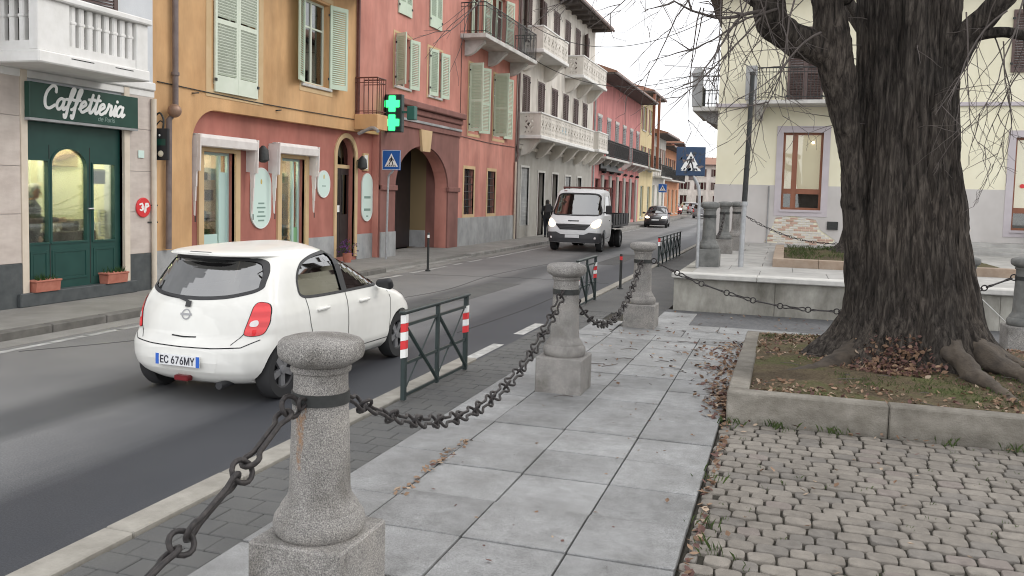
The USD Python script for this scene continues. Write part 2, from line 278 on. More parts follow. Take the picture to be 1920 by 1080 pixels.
# vehicles
surf('paint_white', (.76, .755, .71), (.8, .795, .76), 2., .19, spec=.5, stain=.1, sscale=2.)
surf('paint_truck', (.76, .77, .78), (.8, .81, .82), 2., .35)
plain('paint_dark', (.035, .03, .033), .25, coat=.6); plain('paint_silver', (.5, .5, .52), .3, metal=.4); plain('paint_grey', (.2, .2, .21), .3, coat=.5); plain('paint_red', (.3, .03, .03), .3, coat=.5)
plain('seam', (.02, .02, .02), .8); plain('rubber', (.018, .018, .019), .75); plain('plastic_black', (.022, .022, .024), .5); plain('plastic_grey', (.07, .07, .075), .55)
plain('rim_metal', (.3, .3, .31), .4, metal=.7); plain('chrome', (.6, .6, .6), .2, metal=1.)
usdkit.material(stage, L_('lens_red'), {'g': ('texture_coordinate', {}), 'w': ('wave_texture', {'scale': 3.2, 'bands_direction': 'z'}), 'r': ('rgb_ramp', {'ramp': [(.2, (.5, .008, .014)), (.9, (.68, .03, .035))]}), 'p': ('principled_bsdf', {'roughness': .18, 'coat_weight': .7, 'emission_color': (1, .05, .05), 'emission_strength': .1})},
    [('g.object', 'w.vector'), ('w.fac', 'r.fac'), ('r.color', 'p.base_color')], surface='p.BSDF')
plain('lens_clear', (.75, .7, .7), .15, coat=.6); plain('fog_red', (.13, .008, .012), .3)
plain('headlight_on', (.9, .9, .85), .2, emit=(1, .8, .52), estr=1.7)
plain('plate_white', (.72, .73, .74), .4); plain('plate_blue', (.03, .12, .5), .4); plain('plate_ink', (.03, .03, .04), .5)
plain('seat_cloth', (.04, .04, .045), .9)
# people
plain('skin', (.5, .3, .22), .6); plain('cloth_black', (.014, .014, .016), .85); plain('cloth_grey', (.11, .11, .12), .9); plain('cloth_navy', (.02, .024, .035), .9); plain('hair_white', (.6, .58, .54), .8); plain('hair_dark', (.02, .016, .014), .7)
# tree
usdkit.material(stage, L_('bark'), {'g': ('geometry', {}), 'sz': ('separate_xyz', {}), 'mp': ('mapping', {'scale': (15, 15, 2.2)}), 'n': ('noise_texture', {'scale': 1.6, 'detail': 8., 'roughness': .68, 'distortion': .6}),
    'r': ('rgb_ramp', {'ramp': [(.34, (.01, .009, .008)), (.48, (.042, .036, .032)), (.6, (.085, .075, .066)), (.74, (.14, .125, .11))]}),
    'n2': ('noise_texture', {'scale': 1.3, 'detail': 6.}), 'r2': ('rgb_ramp', {'ramp': [(.35, (1.15, 1.1, 1.05)), (.7, (.6, .6, .6))]}), 'm': ('mix_color', {'blend_type': 'multiply', 'fac': 1., 'use_clamp': False}),
    'b': ('bump', {'strength': .9, 'distance': .035}), 'p': ('principled_bsdf', {'roughness': .9, 'specular_ior_level': .2})},
    [('g.position', 'mp.vector'), ('mp.vector', 'n.vector'), ('n.fac', 'r.fac'), ('g.position', 'n2.vector'), ('n2.fac', 'r2.fac'), ('r.color', 'm.a'), ('r2.color', 'm.b'), ('m.result', 'p.base_color'), ('n.fac', 'b.height'), ('b.normal', 'p.normal')], surface='p.BSDF')
surf('root_bark', (.04, .031, .024), (.105, .083, .062), 6., .9, .6, 30., stain=.4, sscale=2., sstretch=(1, 1, 1))
surf('stem_bark', (.06, .05, .042), (.135, .113, .093), 5., .9, .6, 28., stretch=(1, 1, .4), stain=.35, sscale=2.)
surf('twig_bark', (.06, .05, .046), (.115, .095, .085), 8., .85)
surf('soil', (.07, .055, .038), (.15, .12, .085), 7., .95, .8, 50., stain=.3, sscale=2.5, sstretch=(1, 1, 1), bdist=.03)
for i, c in enumerate([(.17, .1, .06), (.26, .17, .11), (.11, .055, .045), (.34, .26, .19)]): surf(f'dead_leaf_{i}', tuple(.7 * x for x in c), tuple(1.25 * x for x in c), 9., .8)
surf('grass', (.05, .085, .02), (.12, .17, .05), 3., .8); surf('moss', (.06, .075, .025), (.11, .12, .05), 6., .95, .5, 60.)
usdkit.material(stage, L_('mould'), {'g': ('geometry', {}), 'n': ('noise_texture', {'scale': 14., 'detail': 7., 'roughness': .75}), 'r': ('rgb_ramp', {'ramp': [(.47, (.0, .0, .0)), (.66, (.75, .75, .75))]}), 'p': ('principled_bsdf', {'roughness': .85, 'base_color': (.06, .048, .04)})}, [('g.position', 'n.vector'), ('n.fac', 'r.fac'), ('r.color', 'p.alpha')], surface='p.BSDF')
# ================================================ ground
rnd = random.Random(7); nr = np.random.RandomState(7)
def sheet(poly, z): b = B(); b.flat(poly, z - .002, z); return b
def quad(pts): return Polygon(pts)
g = struct('ground'); B().box(-300, 300, -60, 420, -.6, -.25).put(g, 'earth', 'earth_far')
# road: straight for 72 m, then it swings gently left
def cl(y): return 0 if y < 72 else -.0011 * (y - 72) ** 2
ys = [-40, 0, 30, 72] + list(range(80, 300, 10))
road = struct('road')
B().flat(Polygon([(-9.75 + cl(y), y) for y in ys] + [(-3.4 + cl(y) * (1 if y > 72 else 0), y) for y in reversed(ys)]), -.2, -.12).put(road, 'carriageway', 'asphalt')
b = B()
def paint(poly, z=-.116): b.flat(poly, z - .002, z)
for y0 in np.arange(4, 72, 3.0):     # worn edge line on the far side, broken where it has rubbed away
    for k in range(5):
        if rnd.random() < .82: paint(sbox(-9.2 + rnd.uniform(-.01, .01), y0 + k * .6, -9.09 + rnd.uniform(-.01, .01), y0 + (k + 1) * .6 + .01 * k))
b.put(road, 'edge_line', 'road_paint')
for y0 in (10.15, 12.25, 14.35):
    b = B(); paint(sbox(-3.84, y0, -3.68, y0 + 1.17)); b.put(road, 'edge_dash', 'road_paint')
b = B(); paint(sbox(-3.8, 20.0, -3.68, 58)); b.put(road, 'edge_line', 'road_paint')
for (x0, x1, y0, y1) in ((-6.6, -5.9, 15.5, 19.2), (-8.7, -8.1, 12, 13.1), (-5.6, -4.9, 26, 31)):
    p_ = Polygon([(x0 + rnd.uniform(-.05, .05), y0), (x1, y0 + rnd.uniform(-.1, .1)), (x1 + rnd.uniform(-.05, .05), y1), (x0, y1 + rnd.uniform(-.1, .1))]); B().flat(p_, -.122, -.1165).put(road, 'repair_patch', 'strip_asphalt')
for pts in ([(-9.0, 8.2), (-8.2, 9.6), (-7.9, 11.2), (-7.2, 12.3)], [(-7.5, 14), (-6.9, 17), (-7.2, 21), (-6.8, 26)], [(-9.0, 20), (-6, 20.6), (-4, 20.4)], [(-4.6, 12), (-4.5, 16), (-4.65, 22)]): B().flat(LineString(spline([(x + rnd.uniform(-.05, .05), y) for x, y in pts], 6)).buffer(.012), -.122, -.1172).put(road, 'tar_seam', 'rubber')
# near kerb strip: flush pale stones, then the dark strip of footway
ks = struct('kerb_strip')
y = 1.0
while y < 9.9:
    l = rnd.uniform(.95, 1.1); B().cham(-3.80, -3.59, y, min(y + l, 9.95) - .006, -.2, -.055 + rnd.uniform(-.003, .003), .008).put(ks, 'kerb_stone', 'kerb_white'); y += l
y = 15.2
while y < 40:
    l = rnd.uniform(.95, 1.1); B().cham(-3.80, -3.62, y, y + l - .006, -.2, -.05, .008).put(ks, 'kerb_stone', 'kerb_white'); y += l
st = struct('footway')
B().box(-3.58, -2.55, -2, 60, -.24, -.094).put(st, 'subbase', 'joint_soil')
y = .8; r = 0
while y < 15:
    x = -3.56 + (-.12 if r % 2 else 0)
    while x < -2.88:
        x0 = max(x, -3.56); x1 = min(x + .245, -2.88)
        if x1 - x0 > .05: B().cham(x0 + .003, x1 - .003, y + .003, y + .197, -.14, -.07 + rnd.uniform(-.003, .003), .006).put(st, 'paver', 'strip_asphalt')
        x += .245
    y += .2; r += 1
B().box(-3.6, -2.0, 15, 60, -.2, -.07).put(st, 'asphalt_footway', 'strip_asphalt')
# granite slab walk
sw = struct('slab_pavement')
B().box(-2.86, -.45, -1, 12.4, -.22, -.045).put(sw, 'bed', 'joint_soil'); B().box(-2.4, 5, 12.4, 13.68, -.22, -.046).put(sw, 'bed', 'joint_soil')
def slab(x0, x1, y0, y1, big=0):
    tilt = rnd.uniform(-.0025, .0025); dz = rnd.uniform(-.008, .002); gp = .006
    b = B(Mtr((x0 + x1) / 2, (y0 + y1) / 2, dz, rx=rnd.uniform(-.2, .2), ry=rnd.uniform(-.2, .2), rz=rnd.uniform(-.25, .25)))
    hx, hy = (x1 - x0) / 2 - gp, (y1 - y0) / 2 - gp
    b.cham(-hx, hx, -hy, hy, -.1, 0, .004).put(sw, 'slab', f'granite_slab_{rnd.randrange(4)}')
for (x0, x1, off) in [(-2.86, -2.36, 5.52), (-2.36, -1.72, 5.79), (-1.72, -1.09, 6.40), (-1.09, -.48, 6.40)]:
    p = .615; y = off - p * 8
    while y < 12.3:
        y1 = min(y + p, 12.4)
        if x0 < -2.5 and 2.6 < y < 12: y1 = min(y + p * 1.62, 12.4)
        slab(x0, x1, y, y1); y = y1
for x in np.arange(-2.38, 4.6, 1.02): slab(x, x + 1.02, 12.42, 13.05)
for x in np.arange(-2.1, 4.6, 1.2): slab(x, x + 1.2, 13.06, 13.66)
for x in np.arange(-2.86, -2.4, .46): slab(x, x + .46, 12.42, 13.6)
# lower paving by the retaining wall
lp = struct('lower_paving')
B().box(-2.0, 9, 13.66, 15.9, -.22, -.06).put(lp, 'porphyry_setts', 'porphyry')
B().cham(-2.0, -1.42, 13.7, 15.4, -.2, -.045, .006).put(lp, 'ramp_slab', 'granite_slab_1'); B().box(4.6, 9, -2, 13.7, -.22, -.03).put(lp, 'side_paving', 'strip_asphalt')
# cobbles
cb = struct('cobble_paving')
B().box(-.47, 4.7, -1, 7.93, -.2, -.032).put(cb, 'joint_bed', 'joint_soil')
def cobble(b, cx, cy, w, h, dz, rz):
    n = []
    for sx, sy in ((1, 1), (-1, 1), (-1, -1), (1, -1)):
        c = [(.5 - .0, .27), (.43, .43), (.27, .5)]
        if sx * sy < 0: c = c[::-1]
        n += [(sx * a, sy * d) for a, d in c]
    n = np.array(n) * [w, h]; n = n * nr.uniform(.93, 1.04, (12, 1)); k = 12
    v = [(x * .935, y * .915, 0) for x, y in n] + [(x * .985, y * .98, -.0045) for x, y in n] + [(x, y, -.03) for x, y in n]
    f = [(0, i, i + 1) for i in range(1, k - 1)]; q = []
    for l in (0, 1):
        for i in range(k):
            j = (i + 1) % k; q += [((l + 1) * k + i, (l + 1) * k + j, l * k + j), ((l + 1) * k + i, l * k + j, l * k + i)]
    b.add(v, f + q, Mtr(cx, cy, dz, rz, nr.uniform(-1.1, 1.1), nr.uniform(-1.1, 1.1)))
spots = []; y = 2.3; r = 0
while y < 7.9:
    x = -.46 + (.09 if r % 2 else 0) + .02 * math.sin(r * 1.7)
    if r % 2: spots.append((-.42, y, .07, .125, r))
    while x < 4.5:
        w = rnd.uniform(.145, .196); cx = x + w / 2
        if not (y < .9 * abs(cx) * 0): spots.append((cx, y + .012 * math.sin(cx * 2.3 + r), w - rnd.uniform(.006, .012), rnd.uniform(.119, .129), r))
        x += w
    y += .131; r += 1
def inview(x, y):
    w = np.array([x, y, 0.]) - CAM; d = w @ fwd; px = 960 + F * (w @ rgt) / d; py = CY - F * (w @ upr) / d
    return d > 0 and -60 < px < 1980 and py < 1140
vis = sorted([s for s in spots if inview(s[0], s[1])], key=lambda s: s[1] ** 2 + s[0] ** 2)
near = vis[:295]; nset = set(near); far = [s for s in spots if s not in nset]
for (x, y, w, h, r) in near:
    b = B(); cobble(b, x, y, w, h, -.012 + nr.uniform(-.006, .005), nr.uniform(-3, 3)); b.put(cb, 'cobble', f'cobble_{nr.choice(4, p=[.45, .3, .2, .05])}', 25)
for m in range(4):
    b = B()
    for (x, y, w, h, r) in far[m::4]: cobble(b, x, y, w, h, -.012 + nr.uniform(-.006, .005), nr.uniform(-3, 3))
    b.put(cb, 'distant_cobbles', f'cobble_{m if m < 3 else 0}', 25, kind='stuff')
# footway on the far side
fw = struct('pavement')
B().flat(Polygon([(-9.9, -5), (-9.9, 24), (-9.85, 72), (-9.9 - 1.1, 105), (-16, 105), (-12.6, 72), (-12.6, -5)]), -.2, 0).put(fw, 'paving', 'pavement_left')
y = 2.
while y < 70:
    l = rnd.uniform(.95, 1.15); drop = -.085 if 19.2 < y < 25.2 else 0
    B().cham(-9.92, -9.72, y, y + l - .008, -.2, .004 + drop + rnd.uniform(-.004, .004), .015).put(fw, 'kerb_stone', 'kerb_dark' if y < 19 else 'kerb_stone'); y += l
B().box(-9.72, -9.34, 2, 70, -.2, -.113).put(fw, 'gutter', 'pavement_left')

# ================================================ raised terrace behind the retaining wall
rw = thing('retaining_wall', 'low stained concrete retaining wall with pale coping below the yellow house', 'wall')
x = -1.9
while x < 8.8:
    B().cham(x + .002, min(x + 1.78, 8.8) - .002, 15.83, 16.1, -.3, .54, .006).put(rw, 'wall_block', 'wall_concrete'); x += 1.78
x = -1.94
while x < 8.8:
    B().cham(x + .002, min(x + 1.5, 8.8) - .002, 15.74, 16.14, .54, .635, .014).put(rw, 'coping_stone', 'coping'); x += 1.5
B().box(-1.9, -1.62, 16.1, 28.4, -.3, .6).put(rw, 'side_wall', 'wall_concrete')
tr = struct('terrace')
B().box(-1.62, 16, 16.1, 28.6, -.3, .59).put(tr, 'bed', 'joint_soil')
for j, y in enumerate(np.arange(16.14, 28.4, 1.12)):
    for x in np.arange(-1.62 - (.6 if j % 2 else 0), 7.6, 1.2):
        x0 = max(x, -1.62)
        if x + 1.2 - x0 < .1: continue
        B().cham(x0 + .004, x + 1.196, y + .004, y + 1.116, .55, .627 + rnd.uniform(-.003, .004), .005).put(tr, 'slab', 'terrace_stone')
for k in range(3): B().cham(3.4, 16, 26.6 + .55 * k, 28.5, .58, .72 + .1 * k, .01).put(tr, 'step', 'terrace_stone')

# ================================================ bollards
def bollard(name, label, loc, body='bollard_granite', cap='bollard_granite', slim=1., group=None, base='bollard_granite', stain=False):
    t = thing(name, label, 'bollard', loc, group=group)
    s = slim
    B().cham(-.24 * s, .24 * s, -.24 * s, .24 * s, -.1, .355, .012).put(t, 'plinth', base)
    prof = [(0, .352), (.195, .352), (.213, .372), (.22, .405), (.213, .44), (.196, .462), (.188, .468), (.186, .485), (.172, .505), (.154, .53), (.146, .56), (.139, .8), (.131, 1.0), (.128, 1.095), (.130, 1.11), (.142, 1.116), (.145, 1.13), (.138, 1.142), (.15, 1.15), (.178, 1.166), (.197, 1.18), (.204, 1.2), (.205, 1.225), (.2, 1.246), (.186, 1.26), (.15, 1.271), (.1, 1.279), (.05, 1.283), (0, 1.284)]
    prof = [(r_, z if z < .5 else .5 + (z - .5) * 1.035) for r_, z in prof]; k = [i for i, p in enumerate(prof) if p[1] >= 1.16][0]
    B().lathe([(r * s, z) for r, z in prof[:k + 1]], 48).put(t, 'shaft', body, 40)
    B().lathe([(0, 1.16)] + [(r * s, z) for r, z in prof[k:]], 48).put(t, 'cap', cap, 40)
    c = B().lathe([(.125 * s, .985), (.138 * s, .985), (.138 * s, 1.04), (.125 * s, 1.04)], 40).put(t, 'iron_band', 'iron', 40)
    for a in (-1, 1):
        B().tube(spline([(.0, a * .13 * s, 1.02), (0, a * .18 * s, 1.035), (0, a * .195 * s, 1.01), (0, a * .18 * s, .985), (0, a * .13 * s, 1.0)], 5), .009, 8).put(t, 'chain_hook', 'chain_iron', True)
    if stain:
        a = np.linspace(-2.05, -1.55, 10); zs = np.linspace(.985, .68, 12); V = []; fs = []
        for i, z in enumerate(zs):
            w = 1 - i / 11 * .75
            for q, aa in enumerate(a):
                am = -1.8 + (aa + 1.8) * w + .03 * math.sin(i * 1.3); rr = (np.interp(z, [.56, .8, 1.0], [.146, .139, .131]) + .0012) * s; V.append((rr * math.cos(am), rr * math.sin(am), z))
        for i in range(11):
            for q in range(9): o = i * 10 + q; fs.append((o, o + 10, o + 11, o + 1))
        B().add(V, fs).put(t, 'rust_run', 'rust_stain', True)
    return t
b1 = bollard('bollard', 'speckled granite bollard in the foreground with rust run below its iron band', (-2.08, 3.58, 0), stain=True)
bollard('bollard', 'granite bollard beside the metal barrier on the slab walk, second from the camera', (-2.115, 8.52, 0))
bollard('bollard', 'granite bollard at the far end of the slab walk next to the retaining wall', (-2.07, 13.2, 0))
bollard('bollard', 'dark weathered bollard on the terrace next to the dirty blue crossing sign pole', (-1.46, 17.75, .63), 'bollard_dark', 'bollard_dark', base='bollard_dark', slim=.95)
bollard('bollard', 'mossy bollard on the terrace, middle one of the row by the yellow house corner', (-1.47, 22.3, .63), 'bollard_dark', 'bollard_dark', slim=.9)
bollard('bollard', 'bollard at the back of the terrace row, just left of the tall green pole', (-1.25, 23.8, .63), 'bollard_granite', 'bollard_dark', slim=.9)
bollard('bollard', 'grey green bollard to the right of the big tree at the frame edge', (3.2, 13.4, 0), 'bollard_dark', 'bollard_dark', base='bollard_granite', slim=.95)
bollard('bollard', 'bollard half hidden behind the right side of the tree trunk', (2.60, 14.05, -.06), 'bollard_dark', 'bollard_dark', slim=.8)

# ================================================ chains: long waisted links joined by rings
def frame(t, roll):
    t = t / np.linalg.norm(t); a = np.array([0, 0, 1.]) if abs(t[2]) < .95 else np.array([1., 0, 0])
    u = np.cross(a, t); u /= np.linalg.norm(u); w = np.cross(t, u); c, s_ = math.cos(roll), math.sin(roll)
    M = np.eye(4); M[:3, 0] = t; M[:3, 1] = c * u + s_ * w; M[:3, 2] = -s_ * u + c * w; return M
def chain(name, label, p, q, sag, L=.2, wire=.0085, roll0=.6, ringr=.036, eye=.034, tw=.15):
    t = thing(name, label, 'chain')
    p, q = np.array(p, float), np.array(q, float); u = np.linspace(0, 1, 400)
    pts = p + (q - p) * u[:, None]; pts[:, 2] -= sag * 4 * u * (1 - u)
    sl = np.r_[0, np.cumsum(np.linalg.norm(np.diff(pts, axis=0), axis=1))]
    n = max(2, round(sl[-1] / (L + .055))); pitch = sl[-1] / n; L = pitch - .055; off = 0.
    P = lambda s: np.array([np.interp(s, sl, pts[:, i]) for i in range(3)])
    h = L / 2
    for i in range(n + 1):
        if i < n:
            s0 = off + i * pitch + .0275; a, c = P(s0), P(s0 + L); M = frame(c - a, roll0 + rnd.uniform(-tw, tw) * 3 + (i % 2) * .25); M[:3, 3] = (a + c) / 2
            hw = eye * .36; ring = []
            for sgn in (1, -1):
                for an in np.linspace(-2.45, 2.45, 11): ring.append((sgn * (h - eye + eye * math.cos(an)), sgn * eye * math.sin(an), 0))
                ring.append((sgn * (h - 2.35 * eye), sgn * hw, 0)); ring.append((-sgn * (h - 2.35 * eye), sgn * hw, 0))
            B(M).tube(np.array(ring), wire, 7, closed=True).put(t, 'link', 'chain_iron', True)
        s1 = off + i * pitch; c = P(s1); d = P(min(s1 + .03, sl[-1])) - P(max(s1 - .03, 0)); M = frame(d, roll0 + PI / 2 + rnd.uniform(-.3, .3)); M[:3, 3] = c
        an = np.arange(14) / 14 * 2 * PI
        B(M).tube(np.stack([ringr * np.cos(an), ringr * np.sin(an), 0 * an], 1), wire * .95, 7, closed=True).put(t, 'ring', 'chain_iron', True)
    return t
chain('chain', 'heavy chain running down out of frame from the foreground bollard', (-2.12, 3.38, 1.0), (-2.15, -.9, 1.0), .62, .34, .0125, .5, .05, .04)
chain('chain', 'chain hanging in front of the metal barrier between the two nearest bollards', (-2.11, 3.76, 1.0), (-2.11, 8.33, 1.0), .6, .32, .0105, .75, .045, .046)
chain('chain', 'chain hanging between the second bollard and the end of the slab walk', (-2.11, 8.71, 1.0), (-2.07, 13.02, 1.0), .62, .3, .011, .9, .045, .046)
chain('chain', 'long thin chain sagging across the retaining wall behind the tree', (-1.9, 13.2, 1.02), (3.05, 13.38, 1.02), .62, .34, .0095, 0.1, .04, .046, .04)
chain('chain', 'thin chain on the terrace in front of the exposed brick patch', (-1.1, 23.7, 1.62), (3.0, 21.5, 1.55), .62, .24, .008, .2, .03, .04, .05)
chain('chain', 'thin chain along the kerb between the terrace bollards', (-1.47, 17.95, 1.62), (-1.47, 22.1, 1.62), .5, .2, .009, .5)

# ================================================ barriers
def barrier(label, loc, L, bays, rz=0, tape=True, H=.9):
    t = thing('barrier', label, 'barrier', loc, rz)
    b = 'barrier_green'; r = .027
    for y in (0, L): B().cham(-.025, .025, y - .025, y + .025, 0, H - .04, .006).put(t, 'post', b)
    for k in range(1, bays): B().cham(-.02, .02, L * k / bays - .022, L * k / bays + .022, 0.01, H - .04, .006).put(t, 'post', b)
    B().cham(-.034, .034, -.06, L + .06, H - .04, H - .012, .008).put(t, 'handrail', b)
    B().cyl((0, -.03, H - .035), (0, L + .03, H - .035), .02, n=10).put(t, 'top_tube', b, 40)
    for z in (.74, .36, .045): B().box(-.011, .011, .025, L - .025, z - .014, z + .014).put(t, 'rail', b)
    for k in range(bays):
        y0, y1 = L * k / bays + .02, L * (k + 1) / bays - .02
        B().cyl((.012, y0, .72), (.012, y1, .06), .019, n=8).put(t, 'diagonal_brace', b, 40)
        B().cyl((-.014, y0, .06), (-.014, y1, .72), .009, n=8).put(t, 'thin_brace', b, 40)
    if tape:
        for y in (0, L):
            for k, c in enumerate(('sign_white', 'sign_red', 'sign_white', 'sign_red', 'sign_white')):
                z1 = H - .06 - k * .085 if y == 0 else H - .16 - k * .075
                if y and k > 3: continue
                sk = Polygon([(-.028, z1 - .083), (.028, z1 - .083 + .012), (.028, z1 + .012), (-.028, z1)]); bb = B(FY(y)); bb.prism(sk, -.0285, .0285).put(t, 'reflective_band', c)
    return t
barrier('dark green metal barrier with crossed braces and red white bands, beside the white car', (-3.5, 7.6, -.055), 1.62, 2, -1.)
barrier('short dark barrier standing behind the second bollard', (-3.55, 15.15, -.065), 1.5, 2)
bt = barrier('long barrier with many uprights at the kerb beyond the third bollard', (-3.55, 25.6, -.065), 5.3, 6, tape=False)
for z, c in ((.8, 'sign_red'), (.68, 'sign_white')): B().box(-.03, .03, -.03, .03, z - .06, z + .06).put(bt, 'reflective_band', c)
def post(label, loc, h, top='sign_white'):
    t = thing('marker_post', label, 'post', loc)
    B().cyl((0, 0, -.05), (0, 0, h), .03, n=16).put(t, 'shaft', 'iron', 40)
    B().lathe([(0, h + .03), (.025, h + .025), (.036, h), (.036, h - .001)][::-1], 16).put(t, 'cap', 'iron', 40)
    B().cyl((0, 0, h - .11), (0, 0, h - .03), .0325, n=16).put(t, 'reflective_band', top, 40)
    B().lathe([(.07, -.02), (.07, .015), (.04, .03)], 16).put(t, 'base_collar', 'iron', 40)
post('dark slim post with white top on the far pavement edge before the archway', (-9.0, 20.95, -.1), .98)
post('short dark post with red band at the near kerb beside the third bollard', (-3.46, 18.95, -.07), .76, 'sign_red')

# ================================================ road signs
def ped_sign(t, w, dirty=False, z=0):
    # local: x right, y out of the face towards -y, z up
    blue = 'sign_blue_dirty' if dirty else 'sign_blue'
    M = Mtr(0, 0, z); h = w / 2
    B(M).cham(-h, h, -.012, .012, -h, h, .006).put(t, 'panel', blue)
    fm = FY(-.0125); fm = M @ fm
    ring = sbox(-h + .01, -h + .01, h - .01, h - .01).difference(sbox(-h + .022, -h + .022, h - .022, h - .022))
    if not dirty: B(fm).prism(ring, 0, .002).put(t, 'border', 'sign_white')
    k = w / .6
    tri = Polygon([(-.22 * k, -.2 * k), (.22 * k, -.2 * k), (0, .2 * k)])
    B(fm).prism(tri, 0.0005, .003).put(t, 'white_triangle', 'sign_white')
    ink = []
    for x in (-.14, -.07, 0, .07, .14): ink.append(Polygon([(x - .018, -.19), (x + .018, -.19), (x * .8 + .014, -.14), (x * .8 - .014, -.14)]))
    ink += [Point(.005, .085).buffer(.022, 8), Polygon([(-.03, .06), (.03, .06), (.035, -.03), (-.03, -.03)]), LineString([(-.02, -.02), (-.045, -.08), (-.075, -.125)]).buffer(.014), LineString([(.015, -.02), (.04, -.075), (.05, -.13)]).buffer(.014), LineString([(-.02, .045), (-.06, .01), (-.065, -.02)]).buffer(.01), LineString([(.025, .045), (.06, .01), (.075, -.01)]).buffer(.01)]
    B(fm).prism(affinity.scale(union_all(ink), k, k, origin=(0, 0)), .0035, .006).put(t, 'walking_figure', 'sign_black')
t = thing('crossing_sign', 'blue square pedestrian crossing sign on a grey pole in front of the archway', 'road sign', (-10.86, 22.5, 0))
ped_sign(t, .58, z=2.87)
B().tube(spline([(-.18, .1, -.05), (-.16, .1, 1.2), (-.14, .1, 2.25), (-.1, .08, 2.45), (.03, .05, 2.6), (.05, .03, 3.1)], 6), .03, 12).put(t, 'pole', 'galvanised', 40)
t = thing('crossing_sign', 'dirty blue pedestrian crossing sign on curved pole at the terrace corner', 'road sign', (-1.85, 17.4, 0))
ped_sign(t, .57, True, 2.73)
B().tube(spline([(.2, .12, .6), (.19, .12, 1.6), (.18, .12, 2.1), (.13, .12, 2.3), (.04, .09, 2.43), (0, .05, 2.5), (0, .03, 2.9)], 6), .034, 14).put(t, 'pole', 'galvanised', 40)
B().box(-.03, .05, .015, .1, 2.36, 2.5).put(t, 'clamp', 'pipe_brown')
for k in range(20):        # grime and torn film on the face
    x, z = rnd.uniform(-.2, .25), rnd.uniform(-.25, .2); B(Mtr(0, 0, 2.73) @ FY(-.0195)).prism(affinity.rotate(affinity.scale(Polygon([(x + .04 * (.5 + rnd.random()) * math.cos(q), z + .04 * (.5 + rnd.random()) * math.sin(q)) for q in np.arange(0, 6.2, .5)]), rnd.uniform(.4, 1.5), rnd.uniform(.3, 1.)), rnd.uniform(0, 90)).intersection(sbox(-.27, -.27, .27, .27)), 0, .001).put(t, 'dirt_patch', rnd.choice(['grime', 'pipe_brown', 'sign_blue_dirty', 'grime']))
t = thing('crossing_sign', 'small distant blue crossing sign beyond the dark oncoming car', 'road sign', (-9.6, 70, 0))
ped_sign(t, .7, z=2.75); B().cyl((0, .06, -.1), (0, .06, 3.1), .035, n=10).put(t, 'pole', 'galvanised', 40)
t = thing('utility_pole', 'tall dark green pole with grey foot standing on the terrace before the yellow house', 'pole', (-.83, 18.0, .6))
B().tube([(0, 0, 0), (.02, 0, 1.3)], [.056, .052], 20).put(t, 'foot', 'galvanised', 40)
B().tube([(.02, 0, 1.3), (.05, 0, 2.6), (.07, 0, 3.93)], [.055, .05, .045], 20).put(t, 'mast', 'iron', 40)
B().lathe([(.065, 1.28), (.075, 1.28), (.075, 1.36), (.06, 1.36)], 20, Mtr(.02, 0, 0)).put(t, 'collar', 'galvanised', 40)
B().lathe([(.056, 3.9), (.056, 3.95), (0, 3.97)], 16, Mtr(.07, 0, 0)).put(t, 'cap', 'iron', 40)
# ================================================ buildings: facade tools, local frame (s along the wall, o outwards, z up)
def wall(par, M, outline, holes, o0, o1, mat, name='wall'):
    p = Polygon(outline)
    for h in holes: p = p.difference(h)
    return B(M).prism(p, o0, o1).put(par, name, mat)
def rect(a, b, c, d): return sbox(a, c, b, d)
def arch(a, b, c, d, rise=None):        # opening with a round head
    w = (b - a) / 2; r = w if rise is None else rise; an = np.linspace(0, PI, 20)
    return Polygon([(a, c), (b, c)] + [((a + b) / 2 + w * math.cos(t), d - r + r * math.sin(t)) for t in an])
def ring(po, w): return po.difference(po.buffer(-w, join_style=2))
def surround(par, M, po, w, o, mat, name='surround', foot=True, base=-.05):
    big = po.buffer(w, join_style=2)
    if not foot: x0, y0, x1, y1 = po.bounds; big = big.intersection(rect(x0 - 9, x1 + 9, y0, y1 + 9))
    return B(M).prism(big.difference(po), base, o).put(par, name, mat)
def window(par, M, s0, s1, z0, z1, frame='shutter_cream', glass='glass_window', o=-.16, fw=.06, mull=1, trans=(.68,), curtain=None):
    b = B(M); po = rect(s0, s1, z0, z1); b.prism(ring(po, fw), o - .05, o)
    for k in range(1, mull + 1): x = s0 + (s1 - s0) * k / (mull + 1); b.box(x - fw * .5, x + fw * .5, o - .045, o + .004, z0 + fw, z1 - fw)
    f = b.put(par, 'window', frame)
    bars = B(M)
    for t in trans: zz = z0 + (z1 - z0) * t; bars.box(s0 + fw, s1 - fw, o - .04, o - .005, zz - .022, zz + .022)
    bars.put(f, 'glazing_bar', frame)
    for k in range(mull + 1):
        a = s0 + (s1 - s0) * k / (mull + 1); c = s0 + (s1 - s0) * (k + 1) / (mull + 1)
        B(M).box(a + fw * .6, c - fw * .6, o - .03, o - .022, z0 + fw * .6, z1 - fw * .6).put(f, 'pane', glass)
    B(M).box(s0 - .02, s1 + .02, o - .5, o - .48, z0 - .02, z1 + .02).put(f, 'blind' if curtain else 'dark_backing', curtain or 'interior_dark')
    return f
